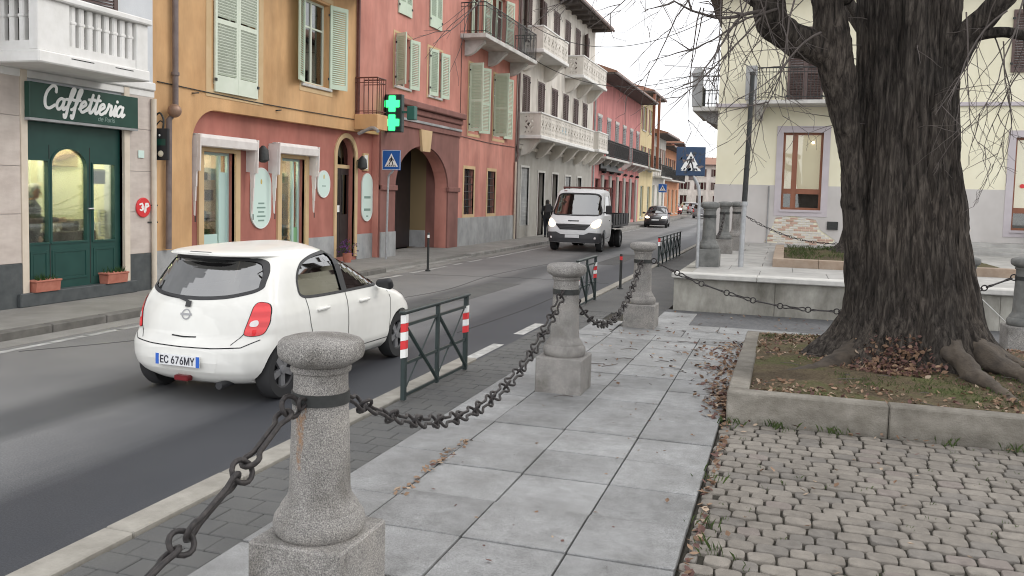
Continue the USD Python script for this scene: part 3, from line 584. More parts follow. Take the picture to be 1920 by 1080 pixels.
def leaf(par, M, hinge_s, w, z0, z1, ang, side, mat='shutter_mint', o=.03, solid=.0, midrail=.5, slat=.055, th=.04):
    # shutter leaf; side=+1 extends to +s when closed, -1 to -s; ang = degrees opened from closed
    h = z1 - z0; L = M @ Mtr(hinge_s, o, z0, 0); a = math.radians(ang); c, s_ = math.cos(a), math.sin(a)
    R = np.eye(4); R[:3, 0] = (side * c, s_, 0); R[:3, 1] = (-side * s_, c, 0) if side > 0 else (s_, c, 0)
    L = L @ R; st = .07
    b = B(L); b.box(0, st, -th / 2, th / 2, 0, h); b.box(w - st, w, -th / 2, th / 2, 0, h)
    b.box(st, w - st, -th / 2, th / 2, 0, .13 + solid); b.box(st, w - st, -th / 2, th / 2, h - .1, h)
    if midrail: b.box(st, w - st, -th / 2, th / 2, h * midrail - .05, h * midrail + .05)
    f = b.put(par, 'shutter', mat); lv = B(L); z = .13 + solid + slat * .5
    while z < h - .1:
        if not midrail or abs(z - h * midrail) > .06:
            y = th * .42; lv.add([(st, -y, z - .012), (w - st, -y, z - .012), (w - st, y, z + slat * .45), (st, y, z + slat * .45), (st, -y, z), (w - st, -y, z), (w - st, y, z + slat * .45 + .012), (st, y, z + slat * .45 + .012)],
                                 [(0, 3, 2, 1), (4, 5, 6, 7), (0, 1, 5, 4), (2, 3, 7, 6), (1, 2, 6, 5), (0, 4, 7, 3)])
        z += slat
    lv.put(f, 'louvres', mat, kind='stuff')
    hg = B(L)
    for zz in (.25, h - .25): hg.box(-.03, .05, th / 2, th / 2 + .015, zz - .03, zz + .03)
    hg.put(f, 'hinge', 'iron'); return f
def shuttered(par, M, s0, s1, z0, z1, angs=(165, 165), mat='shutter_mint', sill=True, **k):
    window(par, M, s0, s1, z0, z1, curtain='paper_white' if k.pop('cur', 0) else None)
    w = (s1 - s0) / 2
    leaf(par, M, s0, w, z0 - .02, z1 + .02, angs[0], 1, mat, **k); leaf(par, M, s1, w, z0 - .02, z1 + .02, angs[1], -1, mat, **k)
    if sill: B(M).cham(s0 - .1, s1 + .1, -.1, .06, z0 - .1, z0 - .025, .01).put(par, 'sill', 'coping')
def shell(par, M, s0, s1, z1, depth, mat, roof='roof_tile', eave=.8, roof_rise=1.6, back=.45):
    # side walls, back wall, attic floor and roof with soffit
    B(M).box(s0, s0 + .3, -depth, -back, -.2, z1).box(s1 - .3, s1, -depth, -back, -.2, z1).box(s0 + .3, s1 - .3, -depth, -depth + .3, -.2, z1).put(par, 'side_walls', mat)
    B(M).box(s0 + .02, s1 - .02, -depth + .05, -.02, z1, z1 + .12).put(par, 'ceiling', 'interior_dark')
    if eave: B(M).box(s0 - .03, s1 + .03, 0.0, eave, z1 - .02, z1 + .1).put(par, 'soffit', 'roof_soffit')
    pr = Polygon([(eave + .12, z1 + .1), (eave + .12, z1 + .2), (-depth / 2, z1 + roof_rise), (-depth - .3, z1 + .2), (-depth - .3, z1 + .1)])
    b = B(M @ np.array([[0, 1, 0, 0], [1, 0, 0, 0], [0, 0, 1, 0], [0, 0, 0, 1.]])); b.prism(pr, s0 - .05, s1 + .05); b.put(par, 'roof', roof)
    if eave: B(M).tube([(s0 - .05, eave + .1, z1 + .06), (s1 + .05, eave + .1, z1 + .06)], .08, 10).put(par, 'gutter', 'pipe_brown', 40)
def pipe(par, M, pts, r=.05, mat='pipe_brown', name='downpipe'):
    return B(M).tube(pts, r, 12).put(par, name, mat, 40)
def rail_balcony(par, M, s0, s1, z, depth, rail='iron', h=.98, step=.115, slab='coping', th=.14, belly=0., bars=True):
    B(M).cham(s0, s1, 0, depth, z - th, z, .015).put(par, 'balcony_slab', slab)
    b = B(M); r = .011; pts = [(s0 + .05, 0, z + h), (s0 + .05, depth - .05, z + h), (s1 - .05, depth - .05, z + h), (s1 - .05, 0, z + h)]
    for zz in (0, -h + .09, -.13):
        q = [(x, y, w + zz) for x, y, w in pts]
        for a, c in zip(q[:-1], q[1:]): b.cyl(a, c, .02 if zz == 0 else .012, n=8)
    f = b.put(par, 'balcony_railing', rail, 40); k = B(M)
    L = [((s0 + .05, depth - .05), (s1 - .05, depth - .05)), ((s0 + .05, 0), (s0 + .05, depth - .05)), ((s1 - .05, 0), (s1 - .05, depth - .05))]
    for a, c in L:
        a, c = np.array(a), np.array(c); n = int(np.linalg.norm(c - a) / step)
        for i in range(n + 1):
            p = a + (c - a) * i / max(n, 1); k.box(p[0] - .008, p[0] + .008, p[1] - .008, p[1] + .008, z + .02, z + h)
    k.put(f, 'bars', rail, kind='stuff'); return f
def corbel(par, M, s, w, z, depth, h, mat, name='corbel'):
    c = [(0, z), (depth, z), (depth, z - .1)] + [(depth * (.92 - .92 * t) , z - .1 - (h - .1) * (1 - (1 - t) ** 2)) for t in np.linspace(.08, 1, 8)]
    S = np.array([[0, 1, 0, 0], [1, 0, 0, 0], [0, 0, 1, 0], [0, 0, 0, 1.]])
    return B(M @ S).prism(Polygon(c), s - w / 2, s + w / 2).put(par, name, mat)
W = FL(-11.5)

# ------------------------------------------------ the cafe
cf = thing('cafe_building', 'cafe building clad in pale stone with a dark green doorway and white balcony', 'building')
door = rect(10.62, 12.7, .2, 3.02)
wall(cf, W, [(4, -.2), (13.5, -.2), (13.5, 8.6), (4, 8.6)], [door, rect(10.3, 11.7, 4.05, 6.6), rect(6, 8.6, .3, 3)], -.4, 0, 'plaster_pale')
for a, b_, top in ((4, 10.5, .70), (12.83, 13.46, .7)):
    s = a
    while s < b_ - .05:
        e = min(s + 1.3, b_); e = b_ if b_ - e < .3 else e
        B(W).cham(s + .003, e - .003, .0, .055, -.05, top - .003, .006).put(cf, 'plinth_stone', 'dark_stone')
        z = top
        for hgt in (.78, .75, .78, .73):
            if not (a == 4 and 6 <= (s + e) / 2 <= 8.6): B(W).cham(s + .003, e - .003, 0, .04 + rnd.uniform(0, .003), z + .003, z + hgt - .003, .004).put(cf, 'stone_panel', 'travertine')
            z += hgt
        s = e
B(W).cham(9.0, 13.49, 0, .09, 3.745, 3.9, .02).cham(9.0, 13.49, 0, .05, 3.62, 3.743, .01).put(cf, 'cornice', 'balcony_white')
B(W).box(10.5, 10.62, -.05, .06, .2, 3.74).box(12.70, 12.83, -.05, .06, .2, 3.74).put(cf, 'door_jamb', 'pipe_cream')
B(W).cham(10.4, 12.95, -.35, .12, .0, .22, .012).put(cf, 'door_step', 'dark_stone')
# shop front: solid green timber with three lights
fr = rect(10.62, 12.7, .22, 3.02); lights = [rect(10.7, 11.1, 1.0, 2.34), arch(11.17, 11.92, 1.0, 2.56, .3), rect(12.06, 12.56, .99, 2.33)]
p = fr
for l in lights: p = p.difference(l)
dr = B(W).prism(p, -.12, -.05).put(cf, 'shop_front', 'green_paint')
for l in lights:
    B(W).prism(l.buffer(.02), -.095, -.088).put(dr, 'pane', 'glass_shop'); B(W).prism(ring(l.buffer(.03), .035), -.05, -.035).put(dr, 'light_frame', 'green_paint')
for a, b_ in ((10.74, 11.08), (11.17, 11.92), (12.06, 12.56)): B(W).prism(ring(rect(a, b_, .36, .86), .035), -.05, -.04).prism(rect(a + .06, b_ - .06, .42, .8), -.05, -.046).put(dr, 'sunk_panel', 'green_paint')
B(W).box(11.125, 11.135, -.05, -.045, .25, 2.6).box(11.985, 11.995, -.05, -.045, .25, 2.6).put(dr, 'door_edge', 'dark_wood')
B(W).cyl((11.9, .01, 1.55), (12.02, .01, 1.55), .016, n=8).cyl((11.96, -.05, 1.55), (11.96, .01, 1.55), .012, n=8).put(dr, 'handle', 'chrome', 40)
shell(cf, W, 4, 13.5, 8.6, 9, 'plaster_pale')
# lit room behind the glass
B(W).box(9.4, 13.4, -1.3, -.42, .16, .2).put(cf, 'cafe_floor', 'interior_stone')
B(W).box(9.4, 13.4, -1.5, -1.3, .2, 3.2).box(9.4, 9.5, -1.3, -.42, .2, 3.2).box(13.15, 13.4, -1.3, -.42, .2, 3.2).box(9.4, 13.4, -1.3, -.42, 3.1, 3.2).put(cf, 'cafe_wall', 'interior_wall')
B(W).box(9.5, 13.14, -1.299, -1.27, .2, 1.3).put(cf, 'cafe_dado', 'interior_stone')
B(W).box(10.2, 12.9, -1.1, -.6, 3.06, 3.09).put(cf, 'ceiling_lamp', 'lamp_panel')
# balcony with slender paired balusters
bz, bt_ = 3.74, 4.78
B(W).cham(9.9, 12.2, 0, 1.06, bz, bz + .18, .02).put(cf, 'balcony_slab', 'balcony_white')
B(W).cham(9.87, 12.23, .0, 1.09, bt_ - .1, bt_, .02).put(cf, 'balcony_coping', 'balcony_white')
B(W).box(9.93, 12.17, .86, 1.0, bz + .18, bz + .32).box(9.93, 10.07, 0, .86, bz + .18, bz + .32).box(12.03, 12.17, 0, .86, bz + .18, bz + .32).put(cf, 'balcony_base', 'balcony_white')
for a, b_ in ((9.92, 10.52), (11.92, 12.19)): B(W).cham(a, b_, .85, 1.02, bz + .18, bt_ - .1, .01).put(cf, 'balcony_pier', 'balcony_white')
def balus(x, y): B(W).cham(x - .052, x + .052, y - .05, y + .05, bz + .3, bt_ - .1, .02).cham(x - .06, x + .06, y - .058, y + .058, bz + .66, bz + .71, .012).put(cf, 'baluster', 'balcony_white')
for k in range(8): balus(10.63 + k * .172, .93)
for k in range(4): balus(9.99, .12 + k * .19); balus(12.1, .12 + k * .19)
for a, b_ in ((10.5, 10.95), (11.4, 11.8)): B(W).box(a, b_, 1.05, 1.062, bz + .12, bz + .135).put(cf, 'drain_slot', 'seam')
shuttered(cf, W, 10.3, 11.7, 4.05, 6.6, mat='shutter_brown', sill=False)
pipe(cf, W, [(13.42, .09, -.0), (13.42, .09, 3.6)], .05, 'pipe_cream')
B(W).cham(13.05, 13.2, .045, .06, 2.48, 2.62, .004).put(cf, 'house_number', 'oval_mint')
for z in (1.6, 1.28): B(W).cyl((13.3, .04, z), (13.5, .1, z), .015, n=8).put(cf, 'pipe_bracket', 'iron')

# ------------------------------------------------ the ochre house with the pharmacy
oc = thing('ochre_house', 'ochre orange house with pale green shutters above a recessed pharmacy shopfront', 'building')
niche = [(14.62, -.2), (14.62, 2.9)] + [(15.42 - .8 * math.cos(t), 2.84 + .74 * math.sin(t)) for t in np.linspace(.1, PI / 2, 10)] + [(22.95, 3.62), (22.95, -.2)]
w1, w2 = rect(15.3, 16.82, 4.12, 6.75), rect(18.78, 20.02, 4.62, 6.72)
ocw = Polygon([(13.5, -.2), (22.95, -.2), (22.95, 3.9), (21.5, 3.9), (21.5, 7.35), (13.5, 7.35)]).difference(Polygon(niche)).difference(w1).difference(w2)
B(W).prism(ocw, -.2, 0).put(oc, 'wall', 'plaster_orange')
B(W).box(13.53, 14.6, 0, .025, -.1, .72).put(oc, 'plinth', 'plinth_grey')
d1, d2, d3 = rect(15.2, 16.3, .1, 2.72), rect(18.12, 19.2, .1, 2.72), arch(20.82, 21.86, .1, 3.42)
wall(oc, W, [(14.5, -.2), (23.5, -.2), (23.5, 3.75), (14.5, 3.75)], [d1, d2, d3], -.48, -.2, 'plaster_niche', 'shop_wall')
for a, b_ in ((14.62, 15.03), (16.47, 17.95), (19.37, 20.68), (22.0, 22.97)): B(W).box(a, b_, -.2, -.165, -.1, .72).put(oc, 'plinth', 'plinth_grey')
for d in (d1, d2): surround(oc, W, d, .16, -.15, 'plaster_trim', foot=False, base=-.26)
surround(oc, W, d3, .13, -.16, 'plaster_trim', foot=False, base=-.26)
def shopdoor(a, b_, leafw):
    f = B(W).prism(ring(rect(a, b_, .1, 2.72), .06), -.4, -.34).box(b_ - leafw, b_ - leafw + .05, -.4, -.33, .16, 2.66).put(oc, 'shop_window', 'film_mint')
    B(W).box(a + .05, b_ - leafw, -.375, -.367, .15, 2.67).put(f, 'pane', 'glass_shop'); B(W).box(b_ - leafw + .05, b_ - .05, -.375, -.367, .15, 2.67).put(f, 'pane', 'glass_shop'); return f
f1 = shopdoor(15.2, 16.3, .36); B(W).box(15.25, 15.92, -.366, -.36, .15, .95).box(16.0, 16.25, -.366, -.36, .15, 2.3).put(f1, 'frosted_film', 'film_mint')
f2 = shopdoor(18.12, 19.2, .32); B(W).box(18.17, 18.42, -.366, -.36, .15, .98).box(18.95, 19.15, -.366, -.36, .15, 1.0).put(f2, 'frosted_film', 'box_green')
B(W).box(20.82, 21.86, -.42, -.36, 2.58, 2.68).put(oc, 'door_transom', 'plaster_trim')
dd = B(W).prism(rect(20.85, 21.33, .1, 2.58), -.42, -.37).prism(rect(21.35, 21.83, .1, 2.58), -.42, -.37).put(oc, 'entrance_door', 'dark_wood')
B(W).box(20.92, 21.26, -.37, -.36, 1.3, 2.4).box(21.42, 21.76, -.37, -.36, 1.3, 2.4).put(dd, 'pane', 'glass_dark'); B(W).box(21.1, 21.3, -.36, -.355, 1.36, 1.55).put(dd, 'notice', 'paper_white')
B(W).prism(arch(20.86, 21.82, 2.68, 3.4), -.41, -.4).put(oc, 'fanlight', 'glass_dark')
# pharmacy room with shelves
B(W).box(14.4, 20.6, -3, -2.9, .05, 3).box(14.4, 20.6, -3, -.49, .0, .05).box(14.4, 14.5, -2.9, -.49, .05, 3).box(20.5, 20.6, -2.9, -.49, .05, 3).box(14.4, 20.6, -3, -.49, 3, 3.1).put(oc, 'shop_room', 'interior_warm')
B(W).box(15.4, 19.2, -2.0, -1.4, 2.95, 2.98).put(oc, 'shop_lamp', 'lamp_panel')
for s0 in (15.6, 18.45):
    sh = B(W)
    for k in range(5): sh.box(s0, s0 + .75, -1.05, -.65, .3 + k * .45, .325 + k * .45)
    sh.box(s0, s0 + .03, -1.05, -.65, .1, 2.4).box(s0 + .72, s0 + .75, -1.05, -.65, .1, 2.4); sf = sh.put(oc, 'display_shelf', 'box_cream')
    for k in range(5):
        x = s0 + .05
        while x < s0 + .66:
            ww = rnd.uniform(.06, .13); B(W).box(x, x + ww, -.9, -.7, .327 + k * .45, .327 + k * .45 + rnd.uniform(.12, .33)).put(sf, 'packet', rnd.choice(['paper_white', 'box_blue', 'box_cream', 'box_green', 'sign_white', 'interior_dark'])); x += ww + rnd.uniform(.01, .08)
# windows above
surround(oc, W, rect(15.22, 16.9, 4.02, 6.85), .17, .012, 'plaster_trim'); window(oc, W, 15.3, 16.82, 4.12, 6.75)
for h, sd in ((15.3, 1), (16.82, -1)): leaf(oc, W, h, .758, 3.97, 6.8, 2, sd, 'shutter_cream', midrail=.52, solid=.22, slat=.06)
surround(oc, W, rect(18.7, 20.1, 4.5, 6.78), .1, .012, 'plaster_trim'); shuttered(oc, W, 18.78, 20.02, 4.62, 6.72, (160, 163), midrail=0)
shell(oc, W, 13.5, 21.5, 7.35, 10, 'plaster_orange', eave=.82)
for s, z in ((14.62, 3.85), (17.6, 3.8)): B(W).tube([(s, 0, z), (s, .05, z), (s + .12, .07, z + .02)], .014, 8).put(oc, 'shutter_hook', 'iron')
pipe(oc, W, [(14.02, .09, 7.3), (14.02, .09, 3.55), (13.93, .2, 3.42), (13.82, .1, 3.25), (13.82, .09, .75)], .058)
for z in (4.15, 6.1): B(W).lathe([(.062, -.03), (.075, -.03), (.075, .03), (.062, .03)], 14, Mtr(14.02, .09, z)).put(oc, 'pipe_collar', 'pipe_brown', 40)
B(W).tm(trimesh.creation.icosphere(3, .13), Mtr(13.86, .2, 3.42)).put(oc, 'pipe_ball', 'copper_brown', True)
rail_balcony(oc, W, 21.42, 22.05, 4.08, .72, 'iron_red', 1.0, .13, 'plaster_orange', .42); B(W).tube(spline([(21.3, .8, 3.6), (21.42, .55, 3.7), (21.5, .1, 3.55)], 5), .05, 10).put(oc, 'corbel_lamp', 'galvanised', 40)
B(W).box(22.3, 22.62, -.2, -.15, 2.55, 3.05).put(oc, 'notice_frame', 'plaster_trim'); B(W).box(22.36, 22.56, -.15, -.145, 2.6, 3.0).put(oc, 'notice', 'paper_white')

# ------------------------------------------------ the red house
rd = thing('red_house', 'salmon red house with maroon archway, cornice and pale green shutters', 'building')
portal = Polygon([(24.0, -.2), (28.32, -.2), (28.32, 2.12)] + [(26.16 + 2.16 * math.cos(t), 2.1 + 1.38 * math.sin(t)) for t in np.linspace(0, PI, 24)] + [(24.0, 2.1)])
hA, hB = rect(24.0, 25.0, 5.22, 6.72), rect(26.55, 27.55, 5.22, 6.72); hC, hD = rect(30.35, 31.45, 4.32, 6.8), rect(33.2, 34.5, 4.32, 6.8)
g1, g2 = rect(30.0, 31.05, 1.17, 2.88), rect(32.65, 33.6, 1.17, 2.88); u1, u2, u3 = rect(24.1, 25.05, 7.7, 9.3), rect(26.5, 27.5, 7.75, 9.3), rect(30.6, 31.7, 7.75, 10); u4 = rect(33.3, 34.5, 7.75, 10)
wall(rd, W, [(21.5, 3.9), (22.95, 3.9), (22.95, -.2), (36.25, -.2), (36.25, 11), (21.5, 11)], [portal, hA, hB, hC, hD, g1, g2, u1, u2, u3, u4], -.45, 0, 'plaster_red')
pm = Polygon([(22.98, -.05), (29.3, -.05), (29.3, 4.0), (22.98, 4.0)]).difference(portal); B(W).prism(pm, .0, .06).put(rd, 'portal_surround', 'plaster_maroon')
B(W).cham(23.6, 29.4, .0, .30, 4.62, 4.82, .03).cham(23.6, 29.38, 0, .18, 4.42, 4.618, .03).cham(23.6, 29.36, 0, .12, 4.0, 4.41, .01).put(rd, 'portal_cornice', 'plaster_maroon')
B(W).cham(23.7, 29.32, .12, .16, 4.18, 4.26, .01).put(rd, 'cornice_fillet', 'plinth_grey')
ks_ = Polygon([(25.86, 3.3), (26.46, 3.3), (26.62, 4.0), (25.7, 4.0)]); B(W).prism(ks_, .05, .14).put(rd, 'keystone', 'plaster_trim')
B(W).cham(22.98, 24.06, .0, .12, 2.0, 2.16, .015).cham(28.26, 29.36, 0, .12, 2.0, 2.16, .015).put(rd, 'impost', 'plaster_maroon')
# passage behind the archway
for a, b_ in ((23.6, 24.0), (28.32, 28.75)): B(W).box(a, b_, -.8, -.452, -.1, 3.5).put(rd, 'arch_jamb', 'plaster_maroon'); B(W).box(a, b_, -1.5, -.8, -.1, 3.5).put(rd, 'passage_wall', 'passage_ochre')
B(W).box(23.6, 28.75, -1.6, -.452, 3.5, 3.6).put(rd, 'passage_ceiling', 'plaster_maroon')
for k in range(4): B(W).box(24.0 + k * 1.08, 25.07 + k * 1.08, -1.48, -1.4, 0, 3.5).put(rd, 'gate_leaf', 'dark_wood')
B(W).box(28.28, 28.32, -1.4, -.8, 0, .6).put(rd, 'passage_plinth', 'plinth_grey')
B(W).box(22.98, 24.0, .06, .1, -.1, .75).put(rd, 'plinth', 'plinth_grey'); B(W).box(29.32, 36.2, 0, .04, -.1, 1.05).put(rd, 'plinth', 'plinth_grey')
for h, a in ((hA, (120, 168)), (hB, (12, 168))):
    x0, y0, x1, y1 = h.bounds; surround(rd, W, rect(x0 - .1, x1 + .1, y0 - .05, y1 + .05), .07, .012, 'plaster_trim'); shuttered(rd, W, x0, x1, y0, y1, a, midrail=0)
for h, a in ((hC, (95, 150)), (hD, (100, 165))):
    x0, y0, x1, y1 = h.bounds; shuttered(rd, W, x0, x1, y0, y1, a, midrail=.45, sill=False); surround(rd, W, rect(x0 - .04, x1 + .04, y0 - .1, y1), .1, .012, 'plaster_trim')
for h in (g1, g2):
    x0, y0, x1, y1 = h.bounds; surround(rd, W, h, .12, .015, 'plaster_trim'); window(rd, W, x0, x1, y0, y1, 'dark_wood', 'glass_window', -.2)
    q = B(W)
    for k in range(1, 7): xx = x0 + (x1 - x0) * k / 7; q.box(xx - .01, xx + .01, -.07, -.05, y0, y1)
    for k in range(1, 6): zz = y0 + (y1 - y0) * k / 6; q.box(x0, x1, -.075, -.045, zz - .012, zz + .012)
    q.put(rd, 'window_grille', 'iron')
for h in (u1, u2, u3, u4):
    x0, y0, x1, y1 = h.bounds; window(rd, W, x0, x1, y0, y1); hw = (x1 - x0) / 2
    if h in (u1, u2):
        for hh, sd in ((x0, 1), (x1, -1)): leaf(rd, W, hh, hw, y0 - .3, y1, 2, sd, 'shutter_mint', midrail=0, solid=.25)
    else: leaf(rd, W, x0, hw, y0, y1, 165, 1); leaf(rd, W, x1, hw, y0, y1, 165, -1)
rail_balcony(rd, W, 29.3, 35.9, 7.72, 1.0, 'iron', 1.1, .12, 'coping', .16)
for s in (29.9, 32.5, 35.3): corbel(rd, W, s, .22, 7.56, .75, .55, 'coping')
shell(rd, W, 21.5, 36.25, 11, 10, 'plaster_red')
pipe(rd, W, [(36.3, .1, 11), (36.3, .1, 3.9), (36.26, .16, 3.7), (36.24, .1, 3.5), (36.24, .1, 0)], .06, 'pipe_brown'); pipe(rd, W, [(36.12, .085, 0), (36.12, .085, 3.4)], .045, 'pipe_cream', 'drain_pipe')
B(W).tube([(21.52, .06, 4.1), (21.52, .06, 7.3)], .045, 10).put(rd, 'downpipe', 'iron_red', 40)

# ------------------------------------------------ the white house with lattice balconies
wh = thing('white_house', 'cream white house with pierced parapet balconies, brown shutters and grey ground floor', 'building')
lo = [36.55 + k * 2.35 for k in range(7)]
ho = []; gl = []
for k, s in enumerate((37.0, 39.5, 42.0, 44.3, 46.6, 48.9)): ho.append(rect(s, s + 1.15, 5.0, 7.35)); ho.append(rect(s, s + 1.15, 8.7, 11.2))
gr_ = [rect(37.1, 38.3, .55, 3.2), rect(39.9, 41.0, .0, 3.05), rect(42.5, 43.6, .0, 3.05), rect(45.2, 46.4, 1.0, 3.0), rect(48, 49, 0, 3)]
wall(wh, W, [(36.36, 4.1), (51.8, 4.1), (51.8, 11.9), (36.36, 11.9)], [h for h in ho], -.45, 0, 'plaster_cream')
wall(wh, W, [(36.36, -.2), (51.8, -.2), (51.8, 4.1), (36.36, 4.1)], gr_, -.45, .03, 'render_grey', 'ground_floor_wall')
B(W).cham(36.36, 51.8, 0, .1, 4.0, 4.16, .02).put(wh, 'string_course', 'plaster_cream')
for h in ho:
    x0, y0, x1, y1 = h.bounds; window(wh, W, x0, x1, y0, y1, 'shutter_cream'); hw = (x1 - x0) / 2
    a = rnd.choice([(3, 3), (3, 3), (150, 3)])
    leaf(wh, W, x0, hw, y0, y1, a[0], 1, 'shutter_brown', midrail=0, slat=.09); leaf(wh, W, x1, hw, y0, y1, a[1], -1, 'shutter_brown', midrail=0, slat=.09)
    surround(wh, W, h, .1, .03, 'plaster_cream', foot=False)
for i, h in enumerate(gr_):
    x0, y0, x1, y1 = h.bounds; surround(wh, W, h, .1, .06, 'coping', foot=False)
    if i in (0, 3):
        q = B(W); zz = y0
        while zz < y1: q.box(x0, x1, -.06, -.03 + .012 * (int(zz * 20) % 2), zz, zz + .055); zz += .06
        q.put(wh, 'roller_shutter', 'plinth_grey')
    else: B(W).box(x0, x1, -.25, -.2, y0, y1).put(wh, 'closed_door', 'shutter_brown')
def lattice(M, s0, s1, z0, z1, o0, o1):
    p = rect(s0, s1, z0, z1); n = max(1, round((s1 - s0) / .62)); cs = (s1 - s0) / n; cut = []
    for k in range(n):
        c = s0 + (k + .5) * cs; m = (z0 + z1) / 2
        for dx, dz, r in ((0, 0, .11),): cut.append(Point(c, m).buffer(.12, 1))
        for a in range(4):
            t = PI / 4 + a * PI / 2; cut.append(affinity.rotate(affinity.scale(Point(c + .19 * math.cos(t), m + .19 * math.sin(t)).buffer(.09, 2), .5, 1), 45 + 90 * a, 'center'))
        for dz in (-.34, .34):
            for dx in (-.15, 0, .15): cut.append(rect(c + dx - .03, c + dx + .03, m + dz - .035, m + dz + .035))
    return B(M).prism(p.difference(union_all(cut)).difference(rect(0, 0.001, 0, .001)), o0, o1)
SW = np.array([[0, 1, 0, 0], [1, 0, 0, 0], [0, 0, 1, 0], [0, 0, 0, 1.]])
def parapet_balcony(par, s0, s1, z, depth=1.0, h=.95):
    B(W).cham(s0 - .06, s1 + .06, 0, depth + .06, z - .16, z, .02).put(par, 'balcony_slab', 'balcony_white')
    lattice(W, s0, s1, z, z + h, depth - .1, depth).put(par, 'pierced_parapet', 'plaster_cream')
    for s in (s0, s1 - .1): lattice(W @ SW, 0, depth - .1, z, z + h, s, s + .1).put(par, 'pierced_parapet', 'plaster_cream')
    B(W).cham(s0 - .04, s1 + .04, depth - .14, depth + .04, z + h, z + h + .07, .01).box(s0 - .04, s0 + .14, 0, depth - .15, z + h, z + h + .07).box(s1 - .14, s1 + .04, 0, depth - .15, z + h, z + h + .07).put(par, 'parapet_coping', 'balcony_white')
    n = max(2, int((s1 - s0) / 2.6) + 1)
    for k in range(n): corbel(par, W, s0 + .4 + (s1 - s0 - .8) * k / (n - 1), .35, z - .16, depth * .85, .75, 'plaster_cream')
parapet_balcony(wh, 36.75, 41.2, 8.4); parapet_balcony(wh, 44.6, 50.6, 8.35); parapet_balcony(wh, 36.75, 47.6, 4.62); parapet_balcony(wh, 49.0, 54.4 - 2.8, 4.7)
shell(wh, W, 36.36, 51.8, 11.9, 11, 'plaster_cream', eave=1.0, roof_rise=2.2)
for k in range(12): B(W).box(36.7 + k * 1.28, 36.82 + k * 1.28, 0, .9, 11.72, 11.878).put(wh, 'rafter_end', 'roof_soffit')
B(W).cham(40.5, 41.6, .88, 1.0 - .02, 4.9, 5.5, .01).put(wh, 'hanging_cloth', 'box_blue')

# ------------------------------------------------ farther along the left side
pk = thing('pink_house', 'pink house with overhanging dark eaves, long dark balcony and striped shopfront', 'building')
po = [rect(53.2 + k * 2.9, 54.3 + k * 2.9, 4.55, 7.0) for k in range(6)]; pg = [rect(53.0 + k * 2.6, 54.5 + k * 2.6, .2, 3.1) for k in range(6)]
wall(pk, W, [(51.85, -.2), (69.5, -.2), (69.5, 9.4), (51.85, 9.4)], po + pg, -.45, 0, 'plaster_pink')
for h in po:
    x0, y0, x1, y1 = h.bounds; window(pk, W, x0, x1, y0, y1, 'plinth_grey'); leaf(pk, W, x0, .55, y0, y1, 3, 1, 'plinth_grey', midrail=0, slat=.12); leaf(pk, W, x1, .55, y0, y1, 3, -1, 'plinth_grey', midrail=0, slat=.12); B(W).box(x0 - .12, x1 + .12, 0, .06, y1, y1 + .16).put(pk, 'lintel', 'coping')
for h in pg:
    x0, y0, x1, y1 = h.bounds; window(pk, W, x0, x1, y0, y1, 'dark_wood', 'glass_dark'); B(W).cham(x1 + .15, x1 + .75, 0, .12, 0, 3.35, .02).put(pk, 'pilaster', 'render_grey'); B(W).lathe([(0, -.1), (.13, -.06), (.16, .05), (0, .12)], 10, Mtr(x1 + .45, .16, 3.55)).put(pk, 'wall_lamp', 'iron', True)
rail_balcony(pk, W, 52.4, 60.5, 4.45, .8, 'iron', 1.05, .1, 'coping', .14); rail_balcony(pk, W, 62.0, 69.3, 4.45, .8, 'iron', 1.05, .1, 'coping', .14)
for k in range(8): corbel(pk, W, 52.8 + k * 2.3, .2, 4.3, .6, .4, 'coping')
B(W).box(54, 60, .02, .5, 3.6, 3.75).box(54, 60, .02, .12, 3.75, 4.1).put(pk, 'shop_canopy', 'iron')
shell(pk, W, 51.85, 69.5, 9.4, 11, 'plaster_pink', eave=1.25, roof_rise=2.6); pipe(pk, W, [(51.95, .1, 9.3), (51.95, .1, 0)], .06, 'plinth_grey')
def far_house(name, label, s0, s1, z1, mat, cols, rows, eave=.7, X0=-11.5, depth=10, wins='shutter_brown', balcony=None, M=None, gf='glass_dark'):
    t = thing(name, label, 'building'); Mx = FL(X0) if M is None else M; hs = []; cw = (s1 - s0) / cols
    for r in range(rows):
        for c in range(cols):
            zz = .3 + r * (z1 - .6) / rows; hs.append(rect(s0 + cw * c + cw * .28, s0 + cw * c + cw * .72, zz + (.7 if r else 0), zz + (z1 - .6) / rows * .8))
    wall(t, Mx, [(s0, -.2), (s1, -.2), (s1, z1), (s0, z1)], hs, -.4, 0, mat)
    for i, h in enumerate(hs):
        x0, y0, x1, y1 = h.bounds; f = B(Mx).prism(ring(h, .07), -.2, -.12).box((x0 + x1) / 2 - .04, (x0 + x1) / 2 + .04, -.2, -.12, y0, y1).put(t, 'window', 'shutter_cream'); B(Mx).box(x0 + .06, x1 - .06, -.18, -.17, y0 + .06, y1 - .06).put(f, 'pane', 'glass_dark' if i >= cols else gf)
        if i >= cols:
            for hh, sd in ((x0, 1), (x1, -1)): B(Mx).box(hh - (.5 if sd > 0 else -.02), hh - (.02 if sd > 0 else -.5), .01, .05, y0, y1).put(t, 'shutter', wins)
        B(Mx).box(x0 - .1, x1 + .1, 0, .06, y0 - .12, y0 - .02).put(t, 'sill', 'coping')
    shell(t, Mx, s0, s1, z1, depth, mat, eave=eave, roof_rise=2)
    if balcony: rail_balcony(t, Mx, balcony[0], balcony[1], balcony[2], .85, 'iron', 1.05, .14)
    return t
yl = far_house('yellow_house', 'narrow pale yellow house with open loggia after the pink house', 69.55, 77, 10.4, 'plaster_yellow', 2, 3, .9, wins='wood_red', balcony=(70, 76.5, 4.4))
